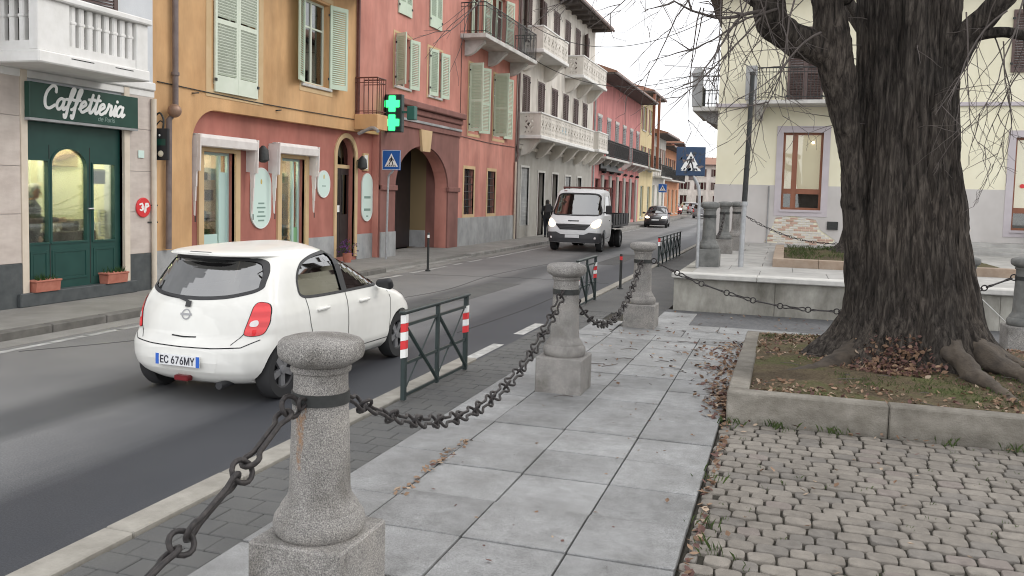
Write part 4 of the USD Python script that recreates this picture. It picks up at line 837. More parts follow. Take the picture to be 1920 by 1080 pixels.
for s in (69.8, 72.6): B(W).box(s, s + .25, .9, 1.1, 4.4, 10.3).put(yl, 'loggia_post', 'wood_red')
far_house('small_yellow_house', 'low cream house with plants on its balcony beyond the yellow one', 77.05, 86, 7.6, 'plaster_cream', 3, 2, 1.2, X0=-11.6, balcony=(77.5, 85, 3.9), wins='wood_red')
far_house('brick_orange_house', 'orange house with dark balcony at the bend of the street', 86.05, 100, 7.0, 'plaster_brick_orange', 4, 2, 1.0, X0=-11.9, balcony=(87, 99, 3.8))
def MR(x, y, deg):  # facade at (x, y) whose s axis points along deg from +y towards -x, facing right of it
    a = math.radians(deg); sx, sy = -math.sin(a), math.cos(a); ox, oy = math.cos(a), math.sin(a)
    return np.array([[sx, ox, 0, x], [sy, oy, 0, y], [0, 0, 1, 0], [0, 0, 0, 1.]])
far_house('red_far_house', 'reddish house where the street bends, behind the distant traffic', 0, 22, 8.2, 'plaster_red', 6, 2, 1.0, M=MR(-12.6, 100.2, 5))
far_house('ochre_far_house', 'pale house near the vanishing point of the street', 0, 30, 8.5, 'plaster_yellow', 8, 2, 1.0, M=MR(-14.9, 123, 9))
far_house('cream_far_house', 'cream block closing the view at the end of the street', 0, 26, 9.5, 'plaster_cream', 7, 3, .8, M=MR(-24, 196, -72))
rf = far_house('red_roof_house', 'tall pinkish building with a chimney stack seen past the yellow corner', 0, 18, 13.5, 'plaster_pink', 5, 4, .6, M=MR(-10.5, 172, -78)); B().box(-9.6, -7.6, 173, 174, 13, 17.5).put(rf, 'chimney', 'old_brick'); B().box(-9.8, -7.4, 172.8, 174.2, 17.5, 17.9).put(rf, 'chimney_cap', 'coping')

# ------------------------------------------------ the pale yellow house on the right
yh = thing('lemon_house', 'large pale yellow house with grey dado on the right behind the tree', 'building')
Y8 = FY(28.5); hw_ = [rect(-.17, 1.02, 1.72, 4.14), rect(6.32, 7.5, 1.3, 4.02), rect(-.14, .92, 5.02, 7.4), rect(6.05, 7.15, 5.9, 7.7), rect(10.4, 11.5, 1.5, 4.0), rect(10.4, 11.5, 5.9, 7.7), rect(3.2, 4.2, 5.9, 7.7)]
wall(yh, Y8, [(-2.22, .3), (15, .3), (15, 8.6), (-2.22, 8.6)], hw_, -.45, 0, 'plaster_lemon')
dado = rect(-2.24, 15, .3, 2.48)
for h in hw_[:2] + [hw_[4]]: dado = dado.difference(h)
brk = Polygon([(-.62, .66), (-.45, 1.0), (-.3, 1.45), (.2, 1.52), (.9, 1.42), (1.06, 1.1), (1.5, .8), (1.35, .62)])
B(Y8).prism(dado.difference(brk), 0, .02).put(yh, 'dado', 'dado_grey')
bz_ = .62; r = 0
while bz_ < 1.5:
    s = -.7 + (.12 if r % 2 else 0)
    while s < 1.5:
        if brk.contains(Point(s + .11, bz_ + .03)): B(Y8).cham(s, s + .225, 0, .008 + rnd.uniform(0, .012), bz_, bz_ + .06, .006).put(yh, 'brick', rnd.choice(['old_brick', 'whitewash', 'old_brick', 'whitewash', 'whitewash']))
        s += .24
    bz_ += .072; r += 1
B(Y8).cham(-2.3, 15, 0, .07, 4.93, 5.05, .015).put(yh, 'string_course', 'surround_mauve')
for h in (hw_[0], hw_[1], hw_[4]): surround(yh, Y8, h, .2, .035, 'surround_mauve')
def wood_window(h, sash):
    x0, y0, x1, y1 = h.bounds; f = B(Y8).prism(ring(h, .07), -.2, -.12).box(x0 + sash, x0 + sash + .16, -.2, -.11, y0 + .05, y1 - .05).box(x0 + .05, x1 - .05, -.195, -.115, y0 + .5, y0 + .66).put(yh, 'window', 'wood_red')
    B(Y8).box(x0 + .06, x1 - .06, -.17, -.162, y0 + .06, y1 - .06).put(f, 'pane', 'glass_shop'); B(Y8).box(x0 + .05, x1 - .05, -.3, -.29, y0 + .62, y1 - .03).put(f, 'blind', 'lit_blind'); B(Y8).box(x0 + .05, x1 - .05, -.42, -.41, y0, y0 + .5).put(f, 'curtain', 'shutter_brown')
    B(Y8).box(x0 - .04, x1 + .04, -.1, .06, y0 - .07, y0 - .005).put(f, 'sill', 'surround_mauve'); return f
f = wood_window(hw_[0], .28); B(Y8).lathe([(0, -.05), (.04, -.03), (.04, .02), (0, .04)], 10, Mtr(.72, -.3, 3.85)).put(f, 'lamp', 'lamp_warm', True)
wood_window(hw_[1], .9); wood_window(hw_[4], .5); B(Y8).lathe([(0, -.01), (.065, -.01), (.065, .01), (0, .01)], 20, Y8 @ I4 @ Mtr(0, 0, 0) if False else Mtr(6.58, -.1, 2.6, rx=90)).put(yh, 'door_sticker', 'sign_red')
window(yh, Y8, -.14, .92, 5.02, 7.4, 'shutter_brown')
for hh, sd in ((-.14, 1), (.92, -1)): leaf(yh, Y8, hh, .53, 5.02, 7.4, 3, sd, 'shutter_brown', midrail=.42, slat=.075)
for h in hw_[3:4] + hw_[5:]:
    x0, y0, x1, y1 = h.bounds; window(yh, Y8, x0, x1, y0, y1, 'shutter_brown')
    for hh, sd in ((x0, 1), (x1, -1)): leaf(yh, Y8, hh, (x1 - x0) / 2 - .01, y0, y1, 3, sd, 'shutter_brown', midrail=0, slat=.075)
rail_balcony(yh, Y8, -1.32, 2.1, 5.06, .95, 'iron', .98, .1, 'coping', .12); B(Y8).cham(-1.36, -1.02, .82, 1.0, 5.06, 6.1, .01).put(yh, 'balcony_pier', 'plinth_grey')
for s in (-.95, 1.8): corbel(yh, Y8, s, .26, 4.93, .7, .42, 'coping')
B(Y8).box(1.24, 1.56, .02, .06, 1.13, 1.38).put(yh, 'vent_grille', 'iron')
for z0, z1, s in ((.6, 2.45, -.55), (.6, 2.4, 2.2)): B(Y8).tube([(s, .04, z0), (s, .04, z1)], .02, 8).put(yh, 'conduit', 'plinth_grey')
ES = FL(-2.22) @ np.diag([1, -1, 1, 1.])   # street side, looking to -x
wall(yh, ES, [(28.95, .3), (42, .3), (42, 8.6), (28.95, 8.6)], [rect(30.2, 31.4, 5.02, 7.4), rect(34, 35.2, 5.6, 7.4), rect(31, 32.2, 1.5, 3.6), rect(35, 36.2, 1.5, 3.6)], -.45, 0, 'plaster_lemon', 'street_wall')
B(ES).box(28.5, 42, 0, .02, .3, 2.48).put(yh, 'dado', 'dado_grey')
rail_balcony(yh, ES, 28.75, 32.6, 5.0, .85, 'iron', .98, .11, 'coping', .15); B(ES).cham(28.72, 29.0, .55, .88, 5.0, 5.95, .01).put(yh, 'balcony_pier', 'plinth_grey'); B(ES).lathe([(0, .3), (.12, .28), (.22, .1), (.17, 0), (.2, 0), (.1, -.02)][::-1], 16, Mtr(28.86, .72, 5.97)).put(yh, 'pier_cap', 'plinth_grey', 40)
for s in (29.2, 32.0): corbel(yh, ES, s, .3, 4.85, .65, .42, 'plinth_grey')
for h in (rect(30.2, 31.4, 5.02, 7.4), rect(34, 35.2, 5.6, 7.4), rect(31, 32.2, 1.5, 3.6), rect(35, 36.2, 1.5, 3.6)): x0, y0, x1, y1 = h.bounds; window(yh, ES, x0, x1, y0, y1, 'shutter_brown')
B().box(-2.3, 15.1, 27.85, 28.5, 8.6, 8.7).box(-2.7, -2.3, 27.85, 42, 8.6, 8.7).put(yh, 'soffit', 'roof_soffit')
for k in range(26): B().box(-2.2 + k * .66, -2.08 + k * .66, 27.9, 28.49, 8.46, 8.598).put(yh, 'rafter_end', 'shutter_brown')
B().add([(-2.75, 27.8, 8.7), (15.1, 27.8, 8.7), (15.1, 42, 8.7), (-2.75, 42, 8.7), (-2.75, 27.8, 8.78), (15.1, 27.8, 8.78), (15.1, 42, 8.78), (-2.75, 42, 8.78), (2, 34, 10.9), (12, 34, 10.9)], [(0, 3, 2), (0, 2, 1), (0, 1, 5), (0, 5, 4), (1, 2, 6), (1, 6, 5), (2, 3, 7), (2, 7, 6), (3, 0, 4), (3, 4, 7), (4, 5, 9), (4, 9, 8), (5, 6, 9), (6, 7, 8), (6, 8, 9), (7, 4, 8)]).put(yh, 'roof', 'roof_tile')
B().box(-1.75, 14.9, 41.5, 42, .3, 8.3).box(14.6, 15, 29, 41.5, .3, 8.3).box(-1.7, 14.5, 29, 41.4, 4.5, 4.6).put(yh, 'back_walls', 'plaster_lemon')
pipe(yh, ES, [(41.6, .08, 8.3), (41.6, .08, .4)], .05, 'iron')

# ------------------------------------------------ things fixed to the facades
sg = thing('cafe_sign', 'dark green sign board reading Caffetteria in white script above the cafe door', 'shop sign')
B(W).cham(10.56, 12.92, .06, .17, 3.0, 3.56, .008).put(sg, 'board', 'sign_green'); B(W).box(10.56, 12.92, .0, .165, 2.96, 3.0).put(sg, 'lower_trim', 'plinth_grey')
def stroke(pts, w): return LineString(spline(pts, 8)).buffer(w, 6)
GL = {'C': (1.25, [[(1.05, 1.55), (.98, 1.95), (.6, 2.05), (.15, 1.5), (.02, .8), (.2, .15), (.6, .02), (1.1, .35)]]),
      'a': (.95, [[(.75, .85), (.45, 1.02), (.12, .7), (.08, .25), (.3, .0), (.62, .3), (.78, .95)], [(.78, .95), (.72, .25), (.82, .02), (1.05, .25)]]),
      'f': (.78, [[(-.05, .1), (.25, .35), (.62, 1.3), (.82, 1.95), (.68, 2.08), (.5, 1.8), (.36, .9), (.22, -.5), (.08, -.68), (.0, -.45)], [(.05, 1.0), (.75, 1.06)]]),
      'e': (.85, [[(.0, .25), (.35, .5), (.66, .75), (.5, 1.02), (.2, .8), (.1, .35), (.32, .0), (.62, .1), (.92, .38)]]),
      't': (.66, [[(.0, .2), (.3, .8), (.5, 1.75)], [(.5, 1.75), (.33, .6), (.34, .1), (.5, .02), (.74, .3)], [(.1, 1.25), (.74, 1.32)]]),
      'r': (.8, [[(.0, .2), (.25, .7), (.32, 1.08), (.42, .92), (.62, .96), (.66, .7), (.58, .2), (.68, .02), (.9, .25)]]),
      'i': (.5, [[(.0, .2), (.25, .6), (.36, 1.0), (.26, .3), (.34, .02), (.58, .28)], [(.46, 1.42), (.48, 1.46), (.5, 1.44)]])}
x = 0; strokes = []
for ch in 'Caffetteria':
    adv, ss = GL[ch]
    for q in ss: strokes.append(stroke([(x + a + .18 * c, c) for a, c in q], .135))
    x += adv
txt = union_all(strokes); k = 1.72 / x; txt = affinity.affine_transform(txt, [k, 0, 0, k * .93, 10.82, 3.175])
B(W).prism(txt, .17, .178).put(sg, 'lettering', 'white_letter')
tm = meshkit.text_mesh('de Paris', .075, .004); B(W).tm(tm, np.array([[1, 0.2, 0, 11.95], [0, 0, 1, .17], [0, 1, 0, 3.06], [0, 0, 0, 1.]])).put(sg, 'small_lettering', 'grey_letter')
t = thing('round_sign', 'round red sign with white emblem on the stone wall beside the cafe door', 'wall sign')
RM = W @ np.array([[1, 0, 0, 13.17], [0, 0, 1, .045], [0, 1, 0, 1.56], [0, 0, 0, 1.]]); B(RM).lathe([(0, .03), (.175, .03), (.185, .02), (.185, 0)][::-1], 36).put(t, 'disc', 'sign_red', 40)
e = union_all([LineString([(-.11, .06), (-.05, .075), (-.03, .04), (-.06, .01), (-.03, -.02), (-.06, -.05), (-.1, -.04)]).buffer(.016), LineString([(.04, -.06), (.045, .07), (.1, .07), (.115, .03), (.06, .01)]).buffer(.018), LineString([(-.01, .02), (0, -.06), (.02, -.09)]).buffer(.014)]); B(W @ Mtr(13.17, 0, 1.56)).prism(e, .076, .079).put(t, 'emblem', 'sign_white')
t = thing('hanging_sign', 'small dark lantern shaped sign hung beside the brown downpipe', 'wall sign')
B(W).cham(13.52, 13.58, .03, .32, 2.46, 3.06, .01).put(t, 'box', 'sign_black'); B(W).box(13.515, 13.52, .05, .27, 2.74, 2.86).put(t, 'green_band', 'sign_green'); B(W).tm(trimesh.creation.icosphere(2, .065), Mtr(13.54, .16, 2.58)).put(t, 'orange_lamp', 'box_cream', True); B(W).tm(trimesh.creation.icosphere(2, .03), Mtr(13.54, .13, 2.93)).put(t, 'white_lamp', 'sign_white', True)
B(W).tube(spline([(13.55, .02, 3.3), (13.55, .12, 3.35), (13.55, .2, 3.22), (13.55, .18, 3.02)], 6), .018, 8).tube(spline([(13.55, .02, 3.1), (13.55, .12, 3.2), (13.55, .2, 3.16)], 6), .012, 8).put(t, 'bracket', 'iron', True)
ph = thing('pharmacy_cross_sign', 'pharmacy sign with two lit green crosses one above the other on the balcony side', 'shop sign', (-11.1, 23.2, 0))
B().cham(-.36, .2, 0, .2, 3.72, 4.83, .02).put(ph, 'case', 'cross_box'); B().box(.2, .42, .06, .12, 4.28, 4.34).cham(.38, .62, -.02, .2, 4.08, 4.48, .015).put(ph, 'side_box', 'cross_side')
for z in (4.55, 4.0):
    c = union_all([rect(-.21, .21, -.08, .08), rect(-.08, .08, -.21, .21)]); B(FY(0) @ Mtr(-.1, 0, z)).prism(c.buffer(.025).buffer(-.0), 0, .03).put(ph, 'lit_cross', 'cross_lit'); B(FY(0) @ Mtr(-.1, 0, z)).prism(ring(c.buffer(.06), .03), 0, .02).put(ph, 'cross_rim', 'cross_side')
def oval(label, s, z, w, h, lines, o=-.165, gold=True):
    t = thing('oval_plaque', label, 'wall sign'); pl = union_all([affinity.scale(Point(s, z + h / 2 - w / 2).buffer(w / 2, 16), 1, 1), affinity.scale(Point(s, z - h / 2 + w / 2).buffer(w / 2, 16), 1, 1), rect(s - w / 2, s + w / 2, z - h / 2 + w / 2, z + h / 2 - w / 2)])
    B(W).prism(pl, o - .03, o).put(t, 'plate', 'oval_mint'); B(W).prism(ring(pl, .02), o, o + .004).put(t, 'rim', 'paper_white')
    for (dz, ww, hh) in lines: B(W).prism(rect(s - ww, s + ww, z + dz - hh, z + dz + hh), o, o + .003).put(t, 'text_line', 'oval_text')
    if gold: B(W).prism(affinity.scale(Point(s, z + h * .27).buffer(.06, 6), .5, 1), o, o + .004).put(t, 'emblem', 'oval_gold')
oval('tall pale green oval plaque with text lines between the two awnings', 17.28, 1.74, .8, 1.42, [(-.12 - .1 * k, .12 + .05 * (k % 2), .018) for k in range(5)])
oval('small pale green oval plaque just right of the second awning', 20.12, 2.12, .64, .72, [(-.05, .1, .012)])
oval('tall pale oval plaque with two dark lines between the dark door and the archway', 22.6, 1.78, .66, 1.4, [(-.0, .2, .035), (-.36, .2, .035), (-.55, .06, .02)], gold=False)
def awning(label, s0, s1):
    t = thing('folded_awning', label, 'awning')
    B(W).tube([(s0, -.05, 2.98), (s1, -.05, 2.98)], .085, 14).put(t, 'roller', 'awning_white', 40)
    zig = Polygon([(-.4, 3.0), (.05, 3.06), (.12, 2.98), (.1, 2.82), (.02, 2.8), (-.3, 2.9)]); S_ = W @ SW
    B(S_).prism(zig, s0, s1).put(t, 'folded_top', 'awning_white')
    for s in (s0, s1):
        sd = 1 if s == s0 else -1
        B(S_).prism(Polygon([(.12, 3.05), (-.12, 3.02), (-.3, 2.9), (-.3, 2.35), (.1, 2.3)]), s - .02, s + .02).put(t, 'side_cheek', 'awning_white')
        for k in range(5): B(S_).prism(Polygon([(-.12 + .012 * k, 2.9 - .3 * k), (.06 - .02 * k, 2.9 - .3 * k), (.05 - .02 * k, 2.58 - .3 * k), (-.1 + .012 * k, 2.6 - .3 * k)]), s - .03 + .004 * k, s + .03 - .004 * k).put(t, 'hanging_fold', 'awning_white')
        B(W).cyl((s, -.02, 1.38), (s, -.02, 1.25), .012, n=8).put(t, 'arm_end', 'iron')
awning('white folded awning framing the left pharmacy window', 14.75, 16.75); awning('white folded awning framing the right pharmacy window', 17.62, 19.4)
for lab, s in (('dark wall lamp under the eave of the pharmacy niche, left one', 17.1), ('dark wall lamp beside the arched dark door', 21.95)):
    t = thing('wall_lamp', lab, 'lamp'); B(W).lathe([(.03, .25), (.12, .15), (.14, -.08), (.05, -.14)][::-1], 14, Mtr(s, .0, 2.7)).put(t, 'shade', 'iron', 40); B(W).cyl((s, -.2, 2.82), (s, .0, 2.82), .02, n=8).put(t, 'arm', 'iron', 40)
def flowerbox(label, s, plants):
    t = thing('flower_box', label, 'planter', (-11.5 + .06, s, .22)); prof = Polygon([(-.085, 0), (.085, 0), (.11, .18), (-.11, .18)])
    b = B(FY(0) @ I4); bb = B(SW @ I4); B(np.array([[0, 1, 0, 0], [1, 0, 0, 0], [0, 0, 1, 0], [0, 0, 0, 1.]]) @ SW).prism(prof.difference(Polygon([(-.07, .15), (.07, .15), (.1, .19), (-.1, .19)])), -.24, .24).put(t, 'trough', 'terracotta')
    B().cham(-.12, .12, -.26, .26, .16, .19, .008).put(t, 'rim', 'terracotta'); q = B()
    for k in range(40): a = rnd.uniform(0, 6.28); c = (rnd.uniform(-.08, .08), rnd.uniform(-.2, .2)); h = rnd.uniform(.04, .14); q.add([(c[0], c[1], .18), (c[0] + .02, c[1] + .01, .18), (c[0] + .05 * math.cos(a), c[1] + .05 * math.sin(a), .18 + h)], [(0, 1, 2), (0, 2, 1)])
    q.put(t, 'plants', plants)
flowerbox('terracotta flower box at the left end of the cafe step', 10.9, 'plant_green'); flowerbox('terracotta flower box at the right end of the cafe step', 12.42, 'plant_green')
t = thing('purple_flowers', 'purple flowering plant standing at the dark arched door', 'plant', (-11.4, 20.95, 0)); B().lathe([(.1, 0), (.13, .25), (0, .25)], 14).put(t, 'pot', 'terracotta', 40); q = B(); s_ = B()
for k in range(160):
    a = rnd.uniform(0, 6.28); r_ = rnd.uniform(0, .32); z = .45 + rnd.uniform(-.15, .2) - r_ * .3; c = np.array([r_ * math.cos(a), r_ * math.sin(a), z]); d = [c + np.array([rnd.uniform(-.04, .04) for _ in range(3)]) for _ in range(3)]; (q if k % 3 else s_).add(d, [(0, 1, 2), (0, 2, 1)])
q.put(t, 'blossom', 'flower_purple'); s_.put(t, 'foliage', 'plant_green')
t = thing('framed_picture', 'wooden relief of a fish in a pale frame on the lit cafe wall', 'picture'); B(W).cham(12.3, 12.98, -1.298, -1.24, 2.28, 2.62, .02).put(t, 'board', 'wood_frame')
B(W).prism(affinity.rotate(union_all([affinity.scale(Point(12.6, 2.47).buffer(.07, 8), 2.6, .7), Polygon([(12.74, 2.47), (12.88, 2.53), (12.88, 2.41)])]), 14), -1.24, -1.2).put(t, 'fish_relief', 'copper_brown')
t = thing('cafe_counter', 'dark counter with cups and a machine inside the cafe', 'counter'); B(W).cham(11.8, 13.1, -1.26, -.95, .2, 1.1, .02).put(t, 'counter', 'dark_wood'); B(W).cham(12.5, 12.75, -1.2, -1.0, 1.1, 1.28, .03).put(t, 'coffee_machine', 'plastic_black')
for k in range(9): x = 11.9 + k * .13 + (.2 if k > 3 else 0); B(W).cyl((x, -1.05, 1.1), (x, -1.05, 1.15 + .05 * (k % 3)), .028, n=10).put(t, 'cup', 'paper_white')
t = thing('menu_board', 'white sheet pinned high in the right pane of the cafe door', 'notice'); B(W).box(12.12, 12.42, -.11, -.105, 1.98, 2.24).put(t, 'sheet', 'paper_white')
t = thing('white_radiator', 'white slatted radiator behind the right pane of the cafe door', 'radiator'); B(W).prism(ring(rect(12.55, 12.78, 1.03, 1.5), .02), -.4, -.36).put(t, 'frame', 'paper_white')
for k in range(8): B(W).box(12.57, 12.76, -.395, -.365, 1.08 + k * .05, 1.1 + k * .05).put(t, 'slat', 'paper_white')
for k, (a, b_, sg_) in enumerate([((-11.3, 36.3, 9.6), (-1.9, 27.6, 7.9), 1.2), ((-11.3, 36.3, 8.2), (-2.0, 32.6, 7.2), 1.3), ((-10.6, 52, 8.9), (-2.1, 36, 7.6), .8)]):
    u = np.linspace(0, 1, 30)[:, None]; p = np.array(a) + (np.array(b_) - np.array(a)) * u; p[:, 2] -= sg_ * 4 * u[:, 0] * (1 - u[:, 0]); o = B().tube(p, .014, 5).put('/World', 'overhead_cable', 'iron', True)
    tag(o, ['black overhead cable sagging lowest across the street by the white house', 'black overhead cable strung from the red house pipe to the yellow house', 'thin far cable crossing the street near the pink house'][k], 'cable')

for host, pts in ((oc, [(13.6, .02, 3.95), (17, .02, 3.9), (21.4, .02, 3.93)]), (rd, [(29.5, .02, 4.05), (33, .02, 4.0), (36.1, .02, 4.03)]), (rd, [(29.45, .02, .95 + 3), (29.45, .02, 7.4)]), (wh, [(36.5, .13, 4.2), (44, .13, 4.17), (51.7, .13, 4.2)])): B(W).tube(spline(pts, 8), .011, 6).put(host, 'wall_cable', 'iron', True)
# ================================================ vehicles. Local frame: y forward from the rear bumper, x to the right, z up
class Shape:
    def __init__(s, rear, front, width, br=.5, bf=.9, m=2.6, L=4., zr=None):
        s.R, s.Fr, s.Wd, s.br, s.bf, s.m = np.array(rear), np.array(front), np.array(width), br, bf, m; s.L = L
    def at(s, z):
        y0 = np.interp(z, s.R[:, 0], s.R[:, 1]); y1 = np.interp(z, s.Fr[:, 0], s.Fr[:, 1]); w = np.interp(z, s.Wd[:, 0], s.Wd[:, 1]); k = .42 * max(y1 - y0, .02)
        return y0, y1, w, min(s.br, k), min(s.bf * (np.interp(z, [.72, 1.0], [1, .62]) if s.L > 3 else 1), k)
    def outline(s, z, inset=0., n=22):
        y0, y1, w, br, bf = s.at(z); y0 += inset; y1 -= inset; w = max(w - inset, .004); m = s.m; t = np.linspace(0, PI / 2, n); P = []
        cx, sx = np.cos(t) ** (2 / m), np.sin(t) ** (2 / m)
        P += [(w * a, y0 + br * (1 - b)) for a, b in zip(sx, cx)]                      # rear centre to right side
        P += [(w, y) for y in np.linspace(y0 + br, y1 - bf, 8)[1:-1]]
        P += [(w * a, y1 - bf * (1 - b)) for a, b in zip(cx, sx)]
        P = np.array(P); Q = P[::-1] * [-1, 1]
        return np.vstack([P, Q[1:-1]])
    def solid(s, zs, inset=0., clip=None):
        ring_ = [np.c_[s.outline(z, inset), np.full(len(s.outline(z, inset)), z)] for z in zs]; k = len(ring_[0]); V = np.vstack(ring_ + [[[0, ring_[0][:, 1].mean(), zs[0]]], [[0, ring_[-1][:, 1].mean(), zs[-1]]]]); fs = []
        for i in range(len(zs) - 1):
            for q in range(k):
                q2 = (q + 1) % k; a, b, c, d = i * k + q, i * k + q2, (i + 1) * k + q2, (i + 1) * k + q; fs += [(a, b, c), (a, c, d)]
        n = len(zs) * k
        for q in range(k): q2 = (q + 1) % k; fs += [(n, q2, q), (n + 1, (len(zs) - 1) * k + q, (len(zs) - 1) * k + q2)]
        return m3.Manifold(m3.Mesh(np.asarray(V, np.float32), np.asarray(fs, np.uint32)))
    def rear_y(s, x, z):
        y0, y1, w, br, bf = s.at(z); q = max(1 - min(abs(x) / w, .999) ** s.m, 0) ** (1 / s.m); return y0 + br * (1 - q)
    def front_y(s, x, z):
        y0, y1, w, br, bf = s.at(z); q = max(1 - min(abs(x) / w, .999) ** s.m, 0) ** (1 / s.m); return y1 - bf * (1 - q)
    def side_x(s, y, z):
        y0, y1, w, br, bf = s.at(z); m = s.m
        if y < y0 + br: q = min(max((y0 + br - y) / br, 0), 1)
        elif y > y1 - bf: q = min(max((y - y1 + bf) / bf, 0), 1)
        else: return w
        return w * max(1 - q ** m, 0) ** (1 / m)
def drape(b, poly, fn, off, cell=.05):
    # triangulates poly (u, v), maps it with fn(u, v) -> point, lifts it along the surface normal
    for g in getattr(poly, 'geoms', [poly]):
        x0, y0, x1, y1 = g.bounds; V = []; Fs = []
        for i in range(int((x1 - x0) / cell) + 1):
            for j in range(int((y1 - y0) / cell) + 1):
                c = g.intersection(sbox(x0 + i * cell, y0 + j * cell, x0 + (i + 1) * cell, y0 + (j + 1) * cell))
                for h in getattr(c, 'geoms', [c]):
                    if h.geom_type != 'Polygon' or h.area < 1e-8: continue
                    t, f = trimesh.creation.triangulate_polygon(h, engine='earcut'); Fs.append(np.asarray(f) + len(V)); V += [tuple(p) for p in t]
        if not V: continue
        P = np.array([fn(u, v) for u, v in V]); e = 1e-3
        n = np.cross(np.array([fn(u + e, v) for u, v in V]) - P, np.array([fn(u, v + e) for u, v in V]) - P); n /= np.maximum(np.linalg.norm(n, axis=1, keepdims=True), 1e-12)
        if (n * (P - np.array([0, 1.4, .7]))).sum() < 0: n = -n
        F_ = np.vstack(Fs); nf = np.cross(P[F_[:, 1]] - P[F_[:, 0]], P[F_[:, 2]] - P[F_[:, 0]]).sum(0)
        if nf @ n.mean(0) < 0: F_ = F_[:, ::-1]
        b.add(P + n * off, F_)
    return b
def sm(pts, k=5): return Polygon(spline(pts, k, True)).buffer(0)
def wheel(par, x, y, r, w, side, spokes=5, inner=.62):
    L = Mtr(x, y, r) @ np.array([[0, 0, side, 0], [0, 1, 0, 0], [-side, 0, 0, 0], [0, 0, 0, 1.]]) if side > 0 else Mtr(x, y, r) @ np.array([[0, 0, -1., 0], [0, 1, 0, 0], [1, 0, 0, 0], [0, 0, 0, 1.]])
    ri = r * inner
    wz = B(L).lathe([(ri, -w), (r * .93, -w), (r, -w * .8), (r, -w * .2), (r * .94, 0), (ri * 1.03, -.004), (ri, -.02), (ri, -w)], 40).put(par, 'wheel', 'rubber', 40)
    q = B(L); q.lathe([(ri, -.02), (ri * .9, -.03), (ri * .88, -.07), (0, -.09)][::-1], 30)
    q2 = B(L)
    for k in range(spokes):
        a = k / spokes * 2 * PI; p = np.array([[.1 * ri, -.16 * ri, -.03], [.92 * ri, -.2 * ri, -.03], [.92 * ri, .2 * ri, -.03], [.1 * ri, .16 * ri, -.03]]); c, s_ = math.cos(a), math.sin(a)
        R = np.array([[c, -s_, 0], [s_, c, 0], [0, 0, 1]]); p = p @ R.T; o = p + [0, 0, -.03]; q2.add(np.vstack([p, o]), [(0, 1, 2, 3), (7, 6, 5, 4), (0, 4, 5, 1), (1, 5, 6, 2), (2, 6, 7, 3), (3, 7, 4, 0)])
    q2.lathe([(.24 * ri, -.05), (.24 * ri, -.015), (0, -.01)], 16)
    q.put(wz, 'wheel_dish', 'plastic_black', 40); q2.put(wz, 'rim', 'rim_metal', 30)
def csec(p):
    from shapely.geometry.polygon import orient
    return m3.CrossSection([np.array(orient(p, 1).exterior.coords)[:-1]])
HATCH = dict(rear=[(.18, .2), (.24, .1), (.32, .03), (.42, .0), (.54, .0), (.6, .03), (.66, .075), (.75, .085), (.85, .1), (.95, .125), (1.0, .15), (1.1, .21), (1.2, .275), (1.3, .345), (1.38, .395), (1.41, .40), (1.425, .27), (1.45, .27), (1.47, .34), (1.485, .5), (1.50, .75), (1.512, 1.0), (1.522, 1.3), (1.525, 1.55)],
             front=[(.18, 3.6), (.26, 3.7), (.4, 3.77), (.52, 3.78), (.62, 3.76), (.7, 3.7), (.77, 3.6), (.84, 3.42), (.9, 3.18), (.95, 2.95), (.98, 2.83), (1.05, 2.69), (1.15, 2.5), (1.25, 2.3), (1.35, 2.08), (1.42, 1.92), (1.46, 1.82), (1.49, 1.74), (1.51, 1.68), (1.525, 1.6)],
             width=[(.18, .7), (.26, .79), (.36, .825), (.5, .832), (.62, .835), (.74, .832), (.86, .815), (.95, .785), (1.0, .765), (1.1, .73), (1.2, .695), (1.3, .655), (1.38, .61), (1.43, .57), (1.46, .53), (1.485, .46), (1.505, .34), (1.518, .2), (1.525, .03)])
ZS = np.r_[np.linspace(.18, .3, 6), np.linspace(.32, .98, 26), np.linspace(1.0, 1.38, 14), np.linspace(1.39, 1.525, 20)]
REARW = [(-.52, 1.385), (-.3, 1.405), (0, 1.41), (.3, 1.405), (.52, 1.385), (.60, 1.3), (.635, 1.17), (.635, 1.115), (.56, 1.075), (.35, 1.03), (0, 1.01), (-.35, 1.03), (-.56, 1.075), (-.635, 1.115), (-.635, 1.17), (-.60, 1.3)]
SIDEW = [(.93, 1.0), (.9, 1.1), (.95, 1.22), (1.1, 1.33), (1.4, 1.4), (1.75, 1.415), (2.05, 1.37), (2.3, 1.25), (2.52, 1.11), (2.66, 1.0), (2.6, .985), (1.9, .975), (1.2, .975)]
FRONTW = [(-.5, 1.37), (0, 1.41), (.5, 1.37), (.58, 1.2), (.64, 1.03), (.35, 1.0), (0, .99), (-.35, 1.0), (-.64, 1.03), (-.58, 1.2)]
